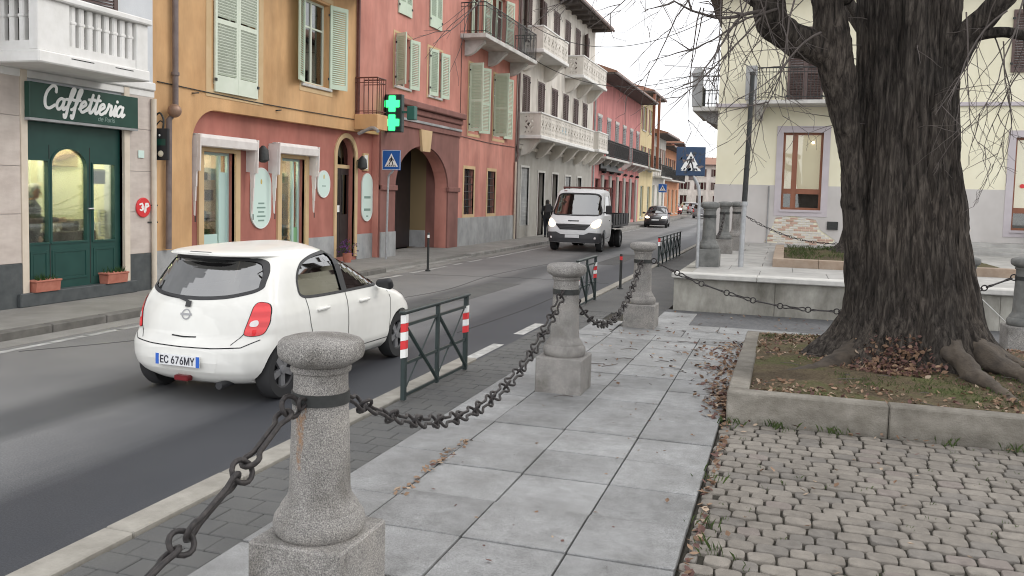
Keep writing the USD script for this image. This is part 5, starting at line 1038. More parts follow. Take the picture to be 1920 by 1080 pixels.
def hatchback(name, label, loc, rz, paint, detail=True, glass='glass_car', lights=False, plate=None, sx=1., cat='car'):
    t = thing(name, label, cat, loc, rz); S = Shape(**HATCH)
    body = S.solid(ZS); wb0, wb1, R_ = .605, 3.055, .335
    for y in (wb0, wb1):
        for s in (-1, 1):
            c = m3.Manifold.cylinder(.6, R_, R_, 40).rotate((0, 90, 0)).translate((.62 if s > 0 else -1.22, y, .30)); body = body - c
    rear, side, front = sm(REARW), sm(SIDEW), sm(FRONTW)
    def prism_y(p, y0, y1):
        return m3.Manifold.extrude(csec(p), y1 - y0).rotate((90, 0, 0)).translate((0, y1, 0))
    def prism_x(p, x0, x1):
        return m3.Manifold.extrude(csec(p), x1 - x0).rotate((0, 0, 0)).rotate((90, 0, 90)).translate((x0, 0, 0))
    cav = S.solid(np.r_[np.linspace(.55, 1.4, 30), np.linspace(1.41, 1.475, 6)], .055)
    body = body - (cav ^ m3.Manifold.cube((3, 2.55, 2)).translate((-1.5, .2, .3)))
    body = body - prism_y(rear, -.3, .9) - prism_y(front, 1.7, 3.2) - prism_x(side, .45, 1.0) - prism_x(side, -1.0, -.45)
    b = B(); b.tm(body); bd = b.put(t, 'body', paint, 32)
    fr = lambda u, v: np.array([u, S.rear_y(u, v), v]); ff = lambda u, v: np.array([u, S.front_y(u, v), v])
    B_ = lambda: B()
    drape(B(), rear.buffer(.004), fr, -.008).put(t, 'rear_window', glass, True); drape(B(), front.buffer(.004), ff, -.008).put(t, 'windscreen', glass, True)
    drape(B(), ring(rear.buffer(.012), .035), fr, .002).put(t, 'rear_window_seal', 'plastic_black', True); drape(B(), ring(front.buffer(.01), .03), ff, .002).put(t, 'windscreen_seal', 'plastic_black', True)
    for s in (1, -1):
        fs = lambda u, v, s=s: np.array([s * S.side_x(u, v), u, v])
        for nm, cut in (('front_door_window', sbox(1.8, .9, 3, 1.6)), ('rear_door_window', sbox(.5, .9, 1.72, 1.6))): drape(B(), side.buffer(.003).intersection(cut), fs, -.01).put(t, nm, glass, True)
        drape(B(), ring(side.buffer(.012), .03), fs, .003).put(t, 'window_seal', 'plastic_black', True); drape(B(), sbox(1.7, .975, 1.81, 1.412), fs, .004).put(t, 'door_pillar', 'plastic_black', True)
        if detail:
            sl = lambda pts, w=.006: LineString(pts).buffer(w)
            for q in ([(1.76, .98), (1.76, .32)], [(2.68, .97), (2.76, .8), (2.74, .34)], [(.98, .99), (1.0, .72), (1.05, .55), (1.12, .33)], [(1.1, .315), (2.74, .315)]): drape(B(), sl(q), fs, .0015).put(t, 'door_gap', 'seam', True)
            for y in (1.25, 2.12): 
                x = s * S.side_x(y, .84); B().tm(m3.Manifold.hull(m3.Manifold.sphere(.017, 12).translate((x + s * .022, y - .09, .84)) + m3.Manifold.sphere(.017, 12).translate((x + s * .022, y + .09, .845)) + m3.Manifold.sphere(.012, 12).translate((x, y - .1, .84)) + m3.Manifold.sphere(.012, 12).translate((x, y + .1, .845)))).put(t, 'door_handle', paint, 40)
        B().tm(m3.Manifold.hull(m3.Manifold.sphere(.05, 14).translate((s * .82, 2.5, 1.0)) + m3.Manifold.sphere(.045, 14).translate((s * .96, 2.46, 1.03)) + m3.Manifold.sphere(.05, 14).translate((s * .95, 2.5, .98)))).put(t, 'wing_mirror', 'plastic_black', 40)
        for y in (wb0, wb1): wheel(t, s * .80, y, .292, .17, s)
        tl = sm([(s * .625, .69), (s * .62, .73), (s * .645, .85), (s * .66, .975), (s * .70, .99), (s * .745, .96), (s * .772, .87), (s * .776, .78), (s * .752, .70), (s * .69, .68)])
        lens = drape(B(), tl, fr, .006, .03).put(t, 'tail_light', 'lens_red', True); drape(B(), tl.buffer(.006), fr, .002, .03).put(lens, 'lamp_edge', 'seam', True)
        drape(B(), sm([(s * .655, .775), (s * .66, .815), (s * .7, .83), (s * .715, .8), (s * .7, .77)]), fr, .009, .03).put(lens, 'reversing_lamp', 'lens_clear', True)
        hl = sm([(s * .42, .66), (s * .4, .72), (s * .52, .79), (s * .68, .80), (s * .76, .74), (s * .7, .66), (s * .55, .64)]); drape(B(), hl, ff, .006, .04).put(t, 'headlight', 'headlight_on' if lights else 'lens_clear', True)
        if lights: B().tm(trimesh.creation.icosphere(2, .1), Mtr(s * .58, S.front_y(s * .58, .72) - .03, .72)).put(t, 'lit_lamp', 'headlight_on', True)
    for q, w_ in (([(-.74, .64), (-.62, .575), (-.35, .56), (0, .555), (.35, .56), (.62, .575), (.74, .64)], .005), ([(-.615, .7), (-.53, .6)], .004), ([(.615, .7), (.53, .6)], .004)): drape(B(), LineString(q).buffer(w_), fr, .0015).put(t, 'tailgate_gap', 'seam', True)
    drape(B(), sm([(-.38, .335), (-.3, .32), (.3, .32), (.38, .335), (.36, .52), (-.36, .52)], 3), fr, .0015).put(t, 'plate_recess', paint, True)
    B().cham(-.26, .26, -.026, -.012, .37, .48, .003).put(t, 'rear_plate', 'plate_white')
    if plate:
        pp = t.GetPath(); B().box(-.26, -.222, -.029, -.0255, .372, .478).box(.222, .26, -.029, -.0255, .372, .478).put(t, 'plate_band', 'plate_blue')
        tm_ = meshkit.text_mesh(plate, .072, .002, True); ex = tm_.bounds; k = .41 / (ex[1][0] - ex[0][0])
        B(np.array([[k, 0, 0, -.205 - ex[0][0] * k], [0, 0, -1, -.0265], [0, 1, 0, .39], [0, 0, 0, 1.]])).tm(tm_).put(t, 'plate_lettering', 'plate_ink')
    B().cham(-.085, .085, .0, .08, .215, .268, .01, Mtr(0, .09 - .07, .0)).put(t, 'fog_lamp', 'fog_red'); B().tube([(.42, .06, .2), (.42, .35, .2)], [.038, .03], 14).put(t, 'exhaust', 'plastic_black', 40)
    drape(B(), sbox(-.66, .34, .66, .48), ff, .003).put(t, 'lower_grille', 'plastic_black', True); drape(B(), sbox(-.3, .62, .3, .72), ff, .003).put(t, 'upper_grille', 'plastic_black', True)
    B().cham(-.25, .25, 3.775, 3.79, .5, .6, .003).put(t, 'front_plate', 'plate_white')
    if detail:
        y = S.rear_y(0, .855) - .012; em = ring(Point(0, .86).buffer(.052, 16), .012).union(rect(-.068, .068, .85, .87)); drape(B(), em, fr, .006, .02).put(t, 'badge', 'rim_metal', True)
        drape(B(), LineString([(.02, .975), (-.14, 1.015), (-.35, 1.04)]).buffer(.011), fr, .014).put(t, 'rear_wiper', 'plastic_black', True); drape(B(), sbox(-.02, .93, .045, .985), fr, .016).put(t, 'wiper_boss', 'plastic_black', True)
        drape(B(), sbox(-.13, 1.445, .13, 1.462), lambda u, v: np.array([u, S.rear_y(u, v), v]), .002, .02).put(t, 'brake_light', 'plastic_black', True)
        drape(B(), LineString([(-.14, .65), (0, .643), (.14, .65)]).buffer(.006), fr, .003).put(t, 'tailgate_handle', 'seam', True)
    B().cham(-.66, .66, .35, 3.3, .24, .56, .02).put(t, 'underbody', 'plastic_black')
    for x in (-.36, .36):
        B().cham(x - .24, x + .24, 1.75, 2.2, .56, .68, .04).cham(x - .23, x + .23, 1.62, 1.78, .6, 1.08, .05).cham(x - .13, x + .13, 1.6, 1.72, 1.1, 1.28, .04).put(t, 'front_seat', 'seat_cloth')
    B().cham(-.6, .6, .7, .9, .56, 1.0, .05).put(t, 'rear_seat', 'seat_cloth'); B().cham(-.68, .68, 2.5, 2.85, .6, .93, .05).put(t, 'dashboard', 'plastic_black')
    a = np.linspace(0, 2 * PI, 20, endpoint=False); B(Mtr(-.36, 2.42, .95, rx=65)).tube(np.c_[.18 * np.cos(a), .18 * np.sin(a), 0 * a], .014, 6, closed=True).put(t, 'steering_wheel', 'plastic_black', True)
    return t
hatchback('white_hatchback', 'white five door hatchback seen from behind passing the foreground bollard', (-5.545, 6.86, -.12), -2.2, 'paint_white', plate='EC 676MY')
hatchback('dark_hatchback', 'dark oncoming hatchback with lit headlamps behind the white truck', (-8.9, 63.6, -.12), 180 + 4, 'paint_dark', False, lights=True)
hatchback('red_car', 'small reddish car with a lit headlamp far down the street', (-14.0, 112, -.12), 180 + 14, 'paint_red', False, lights=True)
hatchback('grey_car', 'dark grey car driving away behind the terrace bollards', (-8.6, 92, -.12), 3, 'paint_grey', False)
hatchback('silver_car', 'pale silver car above the grey one at the far end of the street', (-11.9, 118, -.12), 8, 'paint_silver', False)
hatchback('white_far_car', 'white car farthest down the street beside the silver one', (-14.5, 134, -.12), 14, 'paint_white', False)

# the light truck: white cab towards us, black tipping body behind
tk = thing('light_truck', 'white light truck with black dropside body and lit headlamps coming towards the camera', 'truck', (-7.56, 33.4, -.12), 180); UsdGeom.Xformable(tk).AddScaleOp().Set(Gf.Vec3f(1.04, 1.04, 1.06))
T = Shape(rear=[(.32, 0), (2.3, 0)], front=[(.32, 2.12), (.5, 2.19), (.75, 2.2), (.95, 2.15), (1.1, 2.05), (1.22, 1.86), (1.3, 1.7), (1.5, 1.57), (1.8, 1.38), (2.02, 1.25), (2.12, 1.17), (2.18, 1.05), (2.22, .8), (2.235, .5)],
          width=[(.32, .93), (.6, .99), (1.0, 1.0), (1.25, .99), (1.6, .96), (2.0, .91), (2.1, .89), (2.17, .84), (2.21, .74), (2.235, .5)], br=.08, bf=.5, m=3.2, L=2.)
tb = T.solid(np.r_[np.linspace(.32, 1.2, 20), np.linspace(1.22, 2.1, 22), np.linspace(2.11, 2.235, 12)])
ws = sm([(-.72, 2.03), (0, 2.06), (.72, 2.03), (.82, 1.7), (.88, 1.33), (.4, 1.29), (0, 1.28), (-.4, 1.29), (-.88, 1.33), (-.82, 1.7)], 4)
sd_ = Polygon([(.35, 1.3), (.35, 1.98), (.95, 1.98), (1.2, 1.62), (1.38, 1.28)]).buffer(-.03).buffer(.03)
def ext_y(p, y0, y1): return m3.Manifold.extrude(csec(p), y1 - y0).rotate((90, 0, 0)).translate((0, y1, 0))
def ext_x(p, x0, x1): return m3.Manifold.extrude(csec(p), x1 - x0).rotate((90, 0, 90)).translate((x0, 0, 0))
cv = T.solid(np.linspace(.9, 2.15, 26), .07) ^ m3.Manifold.cube((4, 1.55, 3)).translate((-2, .1, .5))
tb = tb - cv - ext_y(ws, .9, 3) - ext_x(sd_, .5, 1.3) - ext_x(sd_, -1.3, -.5)
for s in (-1, 1): tb = tb - m3.Manifold.cylinder(.5, .43, .43, 36).rotate((0, 90, 0)).translate((.62 if s > 0 else -1.12, 1.38, .36))
B().tm(tb).put(tk, 'cab', 'paint_truck', 32)
tf = lambda u, v: np.array([u, T.front_y(u, v), v])
drape(B(), ws.buffer(.004), tf, -.008).put(tk, 'windscreen', 'glass_car', True); drape(B(), ring(ws.buffer(.02), .05), tf, .004).put(tk, 'windscreen_seal', 'plastic_black', True)
bump = Polygon([(-.985, .335), (.985, .335), (.985, .68), (.6, .7), (.42, .62), (-.42, .62), (-.6, .7), (-.985, .68)]); drape(B(), bump, tf, .02).put(tk, 'bumper', 'plastic_grey', True)
gr = Polygon([(-.66, .98), (.66, .98), (.46, .78), (-.46, .78)]); gq = drape(B(), gr, tf, .01).put(tk, 'grille', 'plastic_black', True)
for z in (.83, .88, .93): drape(B(), sbox(-.5, z - .008, .5, z + .008), tf, .02).put(gq, 'grille_bar', 'plastic_grey', True)
for s in (-1, 1):
    drape(B(), sm([(s * .68, .9), (s * .66, 1.0), (s * .8, 1.12), (s * .93, 1.16), (s * .965, 1.05), (s * .93, .92), (s * .8, .86)]), tf, .01).put(tk, 'headlight', 'headlight_on', True)
    B().tm(trimesh.creation.icosphere(2, .06), Mtr(s * .82, T.front_y(s * .82, 1.0) - .01, 1.0)).put(tk, 'lit_lamp', 'headlight_on', True)
    B().tm(trimesh.creation.icosphere(2, .05), Mtr(s * .8, T.front_y(s * .8, .5) + .0, .5)).put(tk, 'fog_lamp', 'lens_clear', True)
    B().cham(s * 1.14 - .11, s * 1.14 + .11, 1.32, 1.42, 1.34, 1.66, .03).put(tk, 'wing_mirror', 'plastic_black'); B().cyl((s * .95, 1.38, 1.4), (s * 1.08, 1.38, 1.42), .025, n=8).put(tk, 'mirror_arm', 'plastic_black')
    fs = lambda u, v, s=s: np.array([s * T.side_x(u, v), u, v]); drape(B(), sd_.buffer(.004), fs, -.01).put(tk, 'side_window', 'glass_car', True)
    drape(B(), LineString([(.3, 2.0), (.3, .5), (1.0, .45)]).buffer(.008), fs, .002).put(tk, 'door_gap', 'seam', True); drape(B(), sbox(.42, 1.08, .6, 1.12), fs, .012).put(tk, 'door_handle', 'plastic_black', True)
    wheel(tk, s * .96, 1.38, .35, .22, s, 6, .6); wheel(tk, s * .98, -2.05, .35, .22, s, 6, .6); wheel(tk, s * .72, -2.05, .35, .2, s, 6, .6)
    B().box(s * 1.02 - .02, s * 1.02 + .02, -3.4, -.15, .92, 1.32).put(tk, 'dropside', 'plastic_black')
    for y in np.arange(-3.3, -.1, .55): B().box(s * 1.05 - .012, s * 1.05 + .012, y, y + .05, .92, 1.32).put(tk, 'side_rib', 'iron')
    B().cham(s * .75 - .25, s * .75 + .25, -2.5, -1.6, .76, .79, .01).put(tk, 'mudguard', 'plastic_black')
    B().box(s * .9 - .03, s * .9 + .03, -.13, -.07, .92, 2.3).put(tk, 'headboard_post', 'iron_red')
B().cham(-1.03, 1.03, -3.42, -.12, .82, .92, .01).put(tk, 'load_floor', 'plastic_black'); B().box(-1.03, 1.03, -3.44, -3.4, .92, 1.32).put(tk, 'tailboard', 'plastic_black'); B().box(-.95, .95, -.12, -.08, 2.26, 2.32).put(tk, 'headboard_bar', 'iron_red'); B().box(-.9, .9, -.11, -.09, .92, 1.6).put(tk, 'headboard', 'plastic_black')
B().box(-.4, -.3, -3.3, .6, .5, .8).box(.3, .4, -3.3, .6, .5, .8).put(tk, 'chassis', 'plastic_black', kind='stuff'); B().cham(-.26, .26, 2.215, 2.235, .5, .61, .003).put(tk, 'front_plate', 'plate_white')
B().cham(-.55, .55, .15, .4, .9, 1.65, .06).put(tk, 'seat', 'seat_cloth'); B().cham(-.85, .85, 1.3, 1.7, .9, 1.24, .05).put(tk, 'dashboard', 'plastic_black'); B().cham(-.9, .9, .3, 1.9, .35, .5, .02).put(tk, 'underbody', 'plastic_black')
drape(B(), sbox(-.2, 1.075, .2, 1.115), tf, .004).put(tk, 'maker_lettering', 'plastic_grey', True); drape(B(), sbox(.5, 2.13, .62, 2.16), lambda u, v: np.array([u, T.front_y(u, v), v]), .01).put(tk, 'roof_marker', 'fog_red', True)

# ================================================ people: joints -> hulls -> one smooth surface
def flesh(bones, refine=.03, it=8):
    m = m3.Manifold()
    for (p, r), (q, r2) in bones: m += m3.Manifold.hull(m3.Manifold.sphere(r, 14).translate(tuple(map(float, p))) + m3.Manifold.sphere(r2, 14).translate(tuple(map(float, q))))
    m = m.refine_to_length(refine); k = m.to_mesh(); t = trimesh.Trimesh(k.vert_properties[:, :3], k.tri_verts, process=True); trimesh.smoothing.filter_taubin(t, iterations=it); return t
def person(label, loc, rz, top, legs, hair, stride=.12, reach=None, lean=0., bag=False):
    t = thing('person', label, 'person', loc, rz); V = lambda *a: np.array(a, float)     # faces +y
    hipL, hipR = V(-.095, 0, .92), V(.095, 0, .92); chest = V(0, lean * .5, 1.32); neck = V(0, lean * .8, 1.47); head = V(0, lean + .02, 1.62)
    feetL, feetR = V(-.1, stride, .08), V(.1, -stride, .08); kL, kR = V(-.1, stride * .6 + .04, .5), V(.1, -stride * .3 + .04, .5)
    shL, shR = V(-.19, lean * .75, 1.4), V(.19, lean * .75, 1.4); elL, elR = V(-.24, -.04, 1.12), V(.24, -.06, 1.12); waL, waR = V(-.22, .1, .9), V(.22, .12, .9)
    if reach: elR = V(.25, .12, 1.16); waR = V(.2, .38, 1.16)
    bones = [((neck, .055), (head - [0, 0, .06], .05)), ((head, .085), (head + [0, .015, .03], .088)), ((head + [0, .03, -.07], .055), (head, .08)), ((chest, .13), (V(0, 0, 1.0), .125)), ((shL, .055), (elL, .042)), ((elL, .04), (waL, .028)), ((shR, .055), (elR, .042)), ((elR, .04), (waR, .028)), ((shL, .06), (shR, .06)), ((neck, .055), (chest, .1)),
             ((hipL, .095), (kL, .06)), ((hipR, .095), (kR, .06)), ((kL, .058), (feetL, .04)), ((kR, .058), (feetR, .04)), ((V(0, 0, .98), .13), (V(0, 0, .92), .12))]
    bones += [((head + [0, .098, -.005], .012), (head + [0, .115, -.035], .014)), ((head + [-.09, 0, -.01], .018), (head + [-.09, 0, -.05], .012)), ((head + [.09, 0, -.01], .018), (head + [.09, 0, -.05], .012))]
    for wr, el, sg_ in ((waL, elL, -1), (waR, elR, 1)):
        d = (wr - el) / np.linalg.norm(wr - el); pc = wr + d * .06; s1 = np.cross(d, [1, 0, 0]); s1 /= np.linalg.norm(s1); bones.append(((wr, .024), (pc, .03)))
        for k in range(4): a = pc + s1 * (.03 - .02 * k) + d * .02; c = a + d * (.045, .05, .046, .036)[k] - np.array([sg_ * .012, 0, 0]); e = c + d * .028 - np.array([sg_ * .022, 0, 0]); bones += [((a, .010), (c, .009)), ((c, .009), (e, .0075))]
        th = wr + d * .03 + s1 * .03; bones += [((th, .012), (th + s1 * .03 + d * .03, .0095))]
    B().tm(flesh(bones, .022, 5)).put(t, 'body', 'skin', True)
    jb = [((chest, .155), (V(0, .0, .93), .155)), ((shL, .078), (shR, .078)), ((shL, .072), (elL, .058)), ((elL, .056), (waL, .043)), ((shR, .072), (elR, .058)), ((elR, .056), (waR, .043)), ((chest, .15), (neck - [0, 0, .03], .075)), ((V(-.07, 0, .95), .13), (V(.07, 0, .95), .13))]
    B().tm(flesh(jb)).put(t, 'jacket', top, True)
    lb = [((hipL, .115), (kL, .078)), ((hipR, .115), (kR, .078)), ((kL, .076), (feetL + [0, 0, .04], .058)), ((kR, .076), (feetR + [0, 0, .04], .058)), ((hipL, .11), (hipR, .11))]
    B().tm(flesh(lb)).put(t, 'trousers', legs, True)
    for f in (feetL, feetR): B().tm(flesh([((f + [0, -.05, -.035], .045), (f + [0, .14, -.045], .036))], .02, 3)).put(t, 'shoe', 'plastic_black', True)
    B().tm(flesh([((head + [0, -.02, .045], .096), (head + [0, -.045, -.03], .085)), ((head + [0, -.02, .045], .096), (head + [0, .03, .07], .075))], .02, 4)).put(t, 'hair', hair, True)
    for s in (-1, 1): B().tm(trimesh.creation.icosphere(1, .011), Mtr(*(head + [s * .033, .093, .0]))).put(t, 'eye', 'seam', True)
    B().box(-.024, .024, .098, .106, -.075, -.066, Mtr(*head)).put(t, 'mouth', 'fog_red')
    return t
person('person in dark clothes walking on the pavement beside the white truck', (-10.6, 38.6, 0), 5, 'cloth_black', 'cloth_navy', 'hair_dark', .16)
person('person with white hair and dark grey jacket standing inside the cafe behind the left pane', (-12.12, 11.28, .2), -40, 'cloth_grey', 'cloth_navy', 'hair_white', .03, reach=True, lean=.04)
# ================================================ planting bed and the big tree
pb_ = thing('planting_bed', 'kerbed planting bed of soil and grass around the big tree', 'planting bed')
def pkerb(x0, x1, y0, y1, z): B().cham(x0 + .003, x1 - .003, y0 + .003, y1 - .003, -.25, z, .012).put(pb_, 'kerb_block', 'planter_stone')
PX0, PX1, PY0, PY1 = -.44, 4.5, 7.95, 12.36
for x in (-.44, .93, 2.15, 3.35): pkerb(x, {-.44: .93, .93: 2.15, 2.15: 3.35, 3.35: 4.5}[x], PY0, PY0 + .2, .25)
for y, y1 in ((8.15, 9.2), (9.2, 10.3), (10.3, 11.3), (11.3, 12.16)): pkerb(PX0, PX0 + .19, y, y1, .25 - .02 * (y - 8.15))
for x in np.arange(-.44, 4.4, 1.235): pkerb(x, x + 1.235, 12.16, 12.36, .17)
for y in (8.15, 9.5, 10.8): pkerb(4.3, 4.5, y, min(y + 1.33, 12.16), .24)
TX, TY = 1.42, 10.55
def bed_z(x, y):
    r = np.hypot(x - TX, y - TY); p = np.stack([x * 2.2, y * 2.2, 0 * x], -1)
    return .17 + .02 * (12 - y) / 4 + .16 * np.exp(-(r / 1.35) ** 2) + .05 * (meshkit.fbm(p, 4, 3) - .5) + .02 * (meshkit.fbm(p * 5, 2, 5) - .5)
gx, gy = np.meshgrid(np.linspace(PX0 + .17, 4.32, 150), np.linspace(PY0 + .18, 12.18, 130)); gz = bed_z(gx, gy); n0, n1 = gx.shape
idx = np.arange(n0 * n1).reshape(n0, n1); qf = np.stack([idx[:-1, :-1], idx[:-1, 1:], idx[1:, 1:], idx[1:, :-1]], -1).reshape(-1, 4)
usdkit.material(stage, L_('bed_soil'), {'g': ('geometry', {}), 'n': ('noise_texture', {'scale': 1.6, 'detail': 7., 'roughness': .7}), 'r': ('rgb_ramp', {'ramp': [(.36, (.08, .062, .042)), (.5, (.12, .095, .06)), (.6, (.1, .1, .045)), (.74, (.07, .1, .03))]}),
    'n2': ('noise_texture', {'scale': 45., 'detail': 4., 'roughness': .7}), 'r2': ('rgb_ramp', {'ramp': [(.3, (.55, .55, .55)), (.7, (1.4, 1.4, 1.4))]}), 'm': ('mix_color', {'blend_type': 'multiply', 'fac': 1., 'use_clamp': False}), 'b': ('bump', {'strength': .8, 'distance': .03}), 'p': ('principled_bsdf', {'roughness': .95, 'specular_ior_level': .15})},
    [('g.position', 'n.vector'), ('n.fac', 'r.fac'), ('g.position', 'n2.vector'), ('n2.fac', 'r2.fac'), ('r.color', 'm.a'), ('r2.color', 'm.b'), ('m.result', 'p.base_color'), ('n2.fac', 'b.height'), ('b.normal', 'p.normal')], surface='p.BSDF')
B().add(np.stack([gx, gy, gz], -1).reshape(-1, 3), qf).put(pb_, 'soil', 'bed_soil', True)

tree = thing('big_tree', 'huge old deeply furrowed tree with flared roots and bare drooping branches in the bed', 'tree')
# trunk: radius by height and angle with ribs, flare and buttresses
NA, NZ = 300, 200
th = np.arange(NA) / NA * 2 * PI; zz = np.r_[np.linspace(.05, 1.2, 80), np.linspace(1.22, 7.5, NZ - 80)]
TH, ZZ = np.meshgrid(th, zz); base = np.interp(ZZ, [0, .25, .5, .8, 1.2, 1.7, 2.5, 3.5, 4.4, 6, 7.5], [1.12, .95, .79, .69, .615, .56, .50, .495, .505, .47, .4])
but = np.zeros_like(TH)
for a, amp, w in ((3.3, .42, .25), (-.55, .55, .2), (.2, .4, .28), (-1.25, .22, .2), (4.05, .2, .22), (1.2, .3, .3), (2.2, .35, .25)):
    d = (TH - a + PI) % (2 * PI) - PI; but += amp * np.exp(-(d / w) ** 2) * np.clip(1 - ZZ / 1.0, 0, 1) ** 2.2
pp = np.stack([np.cos(TH) * 7.5, np.sin(TH) * 7.5, ZZ * .8 + .0 * TH], -1); rib = meshkit.fbm(pp, 3, 11); rid = 1 - np.abs(2 * rib - 1)
fine = 1 - np.abs(2 * meshkit.fbm(np.stack([np.cos(TH) * 19, np.sin(TH) * 19, ZZ * 1.3], -1), 3, 21) - 1)
lump = meshkit.fbm(np.stack([np.cos(TH) * 1.6, np.sin(TH) * 1.6, ZZ * .5], -1), 3, 31) - .5
RR = base + but + .1 * (rid - .78) + .05 * (fine - .72) + .16 * lump
cx = TX + np.interp(ZZ, [0, 1, 1.7, 2.5, 4.3, 7], [.0, -.03, -.1, -.165, -.22, -.26]); V = np.stack([cx + RR * np.cos(TH), TY + RR * np.sin(TH), ZZ], -1).reshape(-1, 3)
idx = np.arange(NA * NZ).reshape(NZ, NA); nx = np.roll(idx, -1, 1); qf = np.stack([idx[:-1], nx[:-1], nx[1:], idx[1:]], -1).reshape(-1, 4)
B().add(V, qf).put(tree, 'trunk', 'bark', True)
def limb(name, pts, rad, mat='bark', n=18, k=8, amp=.12, par=tree, seed=0, rib=.07):
    p = spline(pts, k); r = np.interp(np.linspace(0, 1, len(p)), np.linspace(0, 1, len(rad)), rad); b = B().tube(p, r, n)
    v = b.v[0]; c = np.repeat(p, n, 0); d = v - c; nn = meshkit.fbm(v * np.array([7, 7, 5.]), 3, seed + 5) - .5; an_ = np.tile(np.arange(n) / n * 2 * PI, len(p)); ln_ = np.repeat(np.r_[0, np.cumsum(np.linalg.norm(np.diff(p, axis=0), axis=1))], n); rd = 1 - np.abs(2 * meshkit.fbm(np.c_[np.cos(an_) * 3.2, np.sin(an_) * 3.2, ln_ * 1.1 + seed], 3, seed + 40) - 1); v2 = c + d * (1 + amp * 4 * nn[:, None] + rib * 2.2 * (rd[:, None] - .78)); b.v[0] = v2; return b.put(par, name, mat, True)
# second stem grown against the trunk on its left, splitting at 3.4 m
s_pts = [(0.86, 10.45, 0.42), (0.83, 10.35, 1.16), (0.74, 10.25, 1.88), (0.67, 10.18, 2.47), (0.56, 10.10, 2.95), (0.48, 10.05, 3.32), (0.41, 10.00, 3.66), (0.33, 10.00, 4.06), (0.28, 10.00, 4.52)]
limb('stem', s_pts, [.2, .16, .135, .12, .135, .18, .19, .16, .13], 'bark', 44, 14, .12, seed=2, rib=.16)
L1 = [(0.60, 10.12, 3.10), (0.44, 10.05, 3.50), (0.20, 9.90, 3.66), (-0.05, 9.75, 3.75), (-0.23, 9.60, 3.88), (-0.29, 9.50, 4.12), (-0.51, 9.40, 4.41), (-0.88, 9.20, 4.70), (-1.34, 8.90, 5.01)]
limb('limb', L1, [.08, .17, .17, .165, .165, .15, .12, .1, .07], 'bark', 18, 8, .1, seed=3)
R1 = [(1.37, 10.50, 2.90), (1.59, 10.40, 3.53), (1.76, 10.30, 3.80), (1.91, 10.20, 3.99), (2.08, 10.10, 4.20), (2.37, 10.00, 4.56)]
limb('limb', R1, [.12, .2, .14, .12, .11, .1], 'bark', 16, 8, .1, seed=4)
limb('limb', [(1.51, 10.40, 3.53), (1.69, 10.30, 3.72), (1.88, 10.25, 3.80), (2.12, 10.20, 3.81), (2.44, 10.10, 3.69)], [.05, .07, .06, .055, .05], 'bark', 12, 8, .1, seed=6)
limb('limb', [(0.48, 10.20, 4.27), (0.24, 9.60, 4.36), (-0.13, 8.80, 4.44), (-0.69, 8.00, 4.67), (-1.31, 7.40, 4.83)], [.14, .12, .1, .08, .05], 'bark', 14, 8, .1, seed=7)
limb('limb', [(1.11, 10.20, 4.63), (1.17, 9.20, 4.77), (1.27, 8.20, 4.80)], [.2, .14, .08], 'bark', 12, 8, .1, seed=8)
limb('limb', [(1.3, 10.6, 5.2), (.2, 9.2, 6.0), (-1.4, 7.6, 6.3), (-2.6, 6.6, 6.2)], [.2, .14, .09, .05], 'bark', 12, 8, .1, seed=9)
limb('limb', [(1.6, 10.6, 5.0), (2.9, 9.8, 5.6), (4.6, 9.2, 5.9)], [.2, .13, .06], 'bark', 12, 8, .1, seed=10)
limb('snag', [(-0.16, 9.70, 3.91), (-0.39, 9.60, 4.07), (-0.54, 9.50, 4.16)], [.08, .05, .04], 'bark', 10, 6, .1, seed=12)
# surface roots: flattened ridges that grow out of the flare and sink into the bed
def root(pts, rad, seed):
    p = spline(pts, 9); k = len(p); r = np.interp(np.linspace(0, 1, k), np.linspace(0, 1, len(rad)), rad); p[:, 0] += .05 * (meshkit.fbm(np.c_[np.arange(k) * .23, np.full(k, seed), 0 * r], 2, seed) - .5); p[:, 2] += .05 * (meshkit.fbm(np.c_[np.arange(k) * .3, np.full(k, seed + 9), 0 * r], 2, seed) - .5)
    b = B().tube(p, r, 20); v = b.v[0]; c = np.repeat(p, 20, 0); d = v - c; nn = meshkit.fbm(v * [9, 9, 9], 3, seed) - .5; n2 = 1 - np.abs(2 * meshkit.fbm(v * [16, 16, 16], 2, seed + 3) - 1); d = d * (1 + .9 * nn[:, None] + .35 * (n2[:, None] - .75)); d[:, 2] *= .72; b.v[0] = c + d; return b.put(tree, 'root', 'root_bark', True)
for i, (pts, r) in enumerate([([(1.0, 10.25, .5), (.7, 9.95, .3), (.35, 9.6, .2), (.05, 9.35, .17), (-.18, 9.0, .12)], [.2, .15, .09, .05, .03]), ([(1.0, 10.4, .4), (.6, 10.3, .24), (.2, 10.15, .18), (-.12, 10.3, .13)], [.18, .11, .06, .03]),
                              ([(1.6, 10.1, .62), (1.8, 9.62, .38), (2.0, 9.2, .24), (2.15, 8.85, .18), (2.42, 8.45, .12)], [.17, .12, .075, .05, .03]), ([(1.8, 10.3, .6), (2.15, 9.9, .38), (2.45, 9.55, .25), (2.75, 9.15, .2), (3.2, 8.8, .13)], [.22, .14, .085, .055, .03]), ([(1.9, 10.6, .5), (2.35, 10.45, .3), (2.8, 10.3, .22), (3.4, 10.0, .14)], [.22, .13, .07, .03]), ([(1.2, 10.0, .3), (.95, 9.72, .22), (.65, 9.3, .17), (.3, 8.95, .15), (.12, 8.7, .1)], [.14, .09, .055, .04, .02]), ([(2.2, 9.1, .2), (2.5, 9.0, .17), (2.9, 8.6, .14)], [.05, .045, .02])]): root(pts, r, 20 + i)
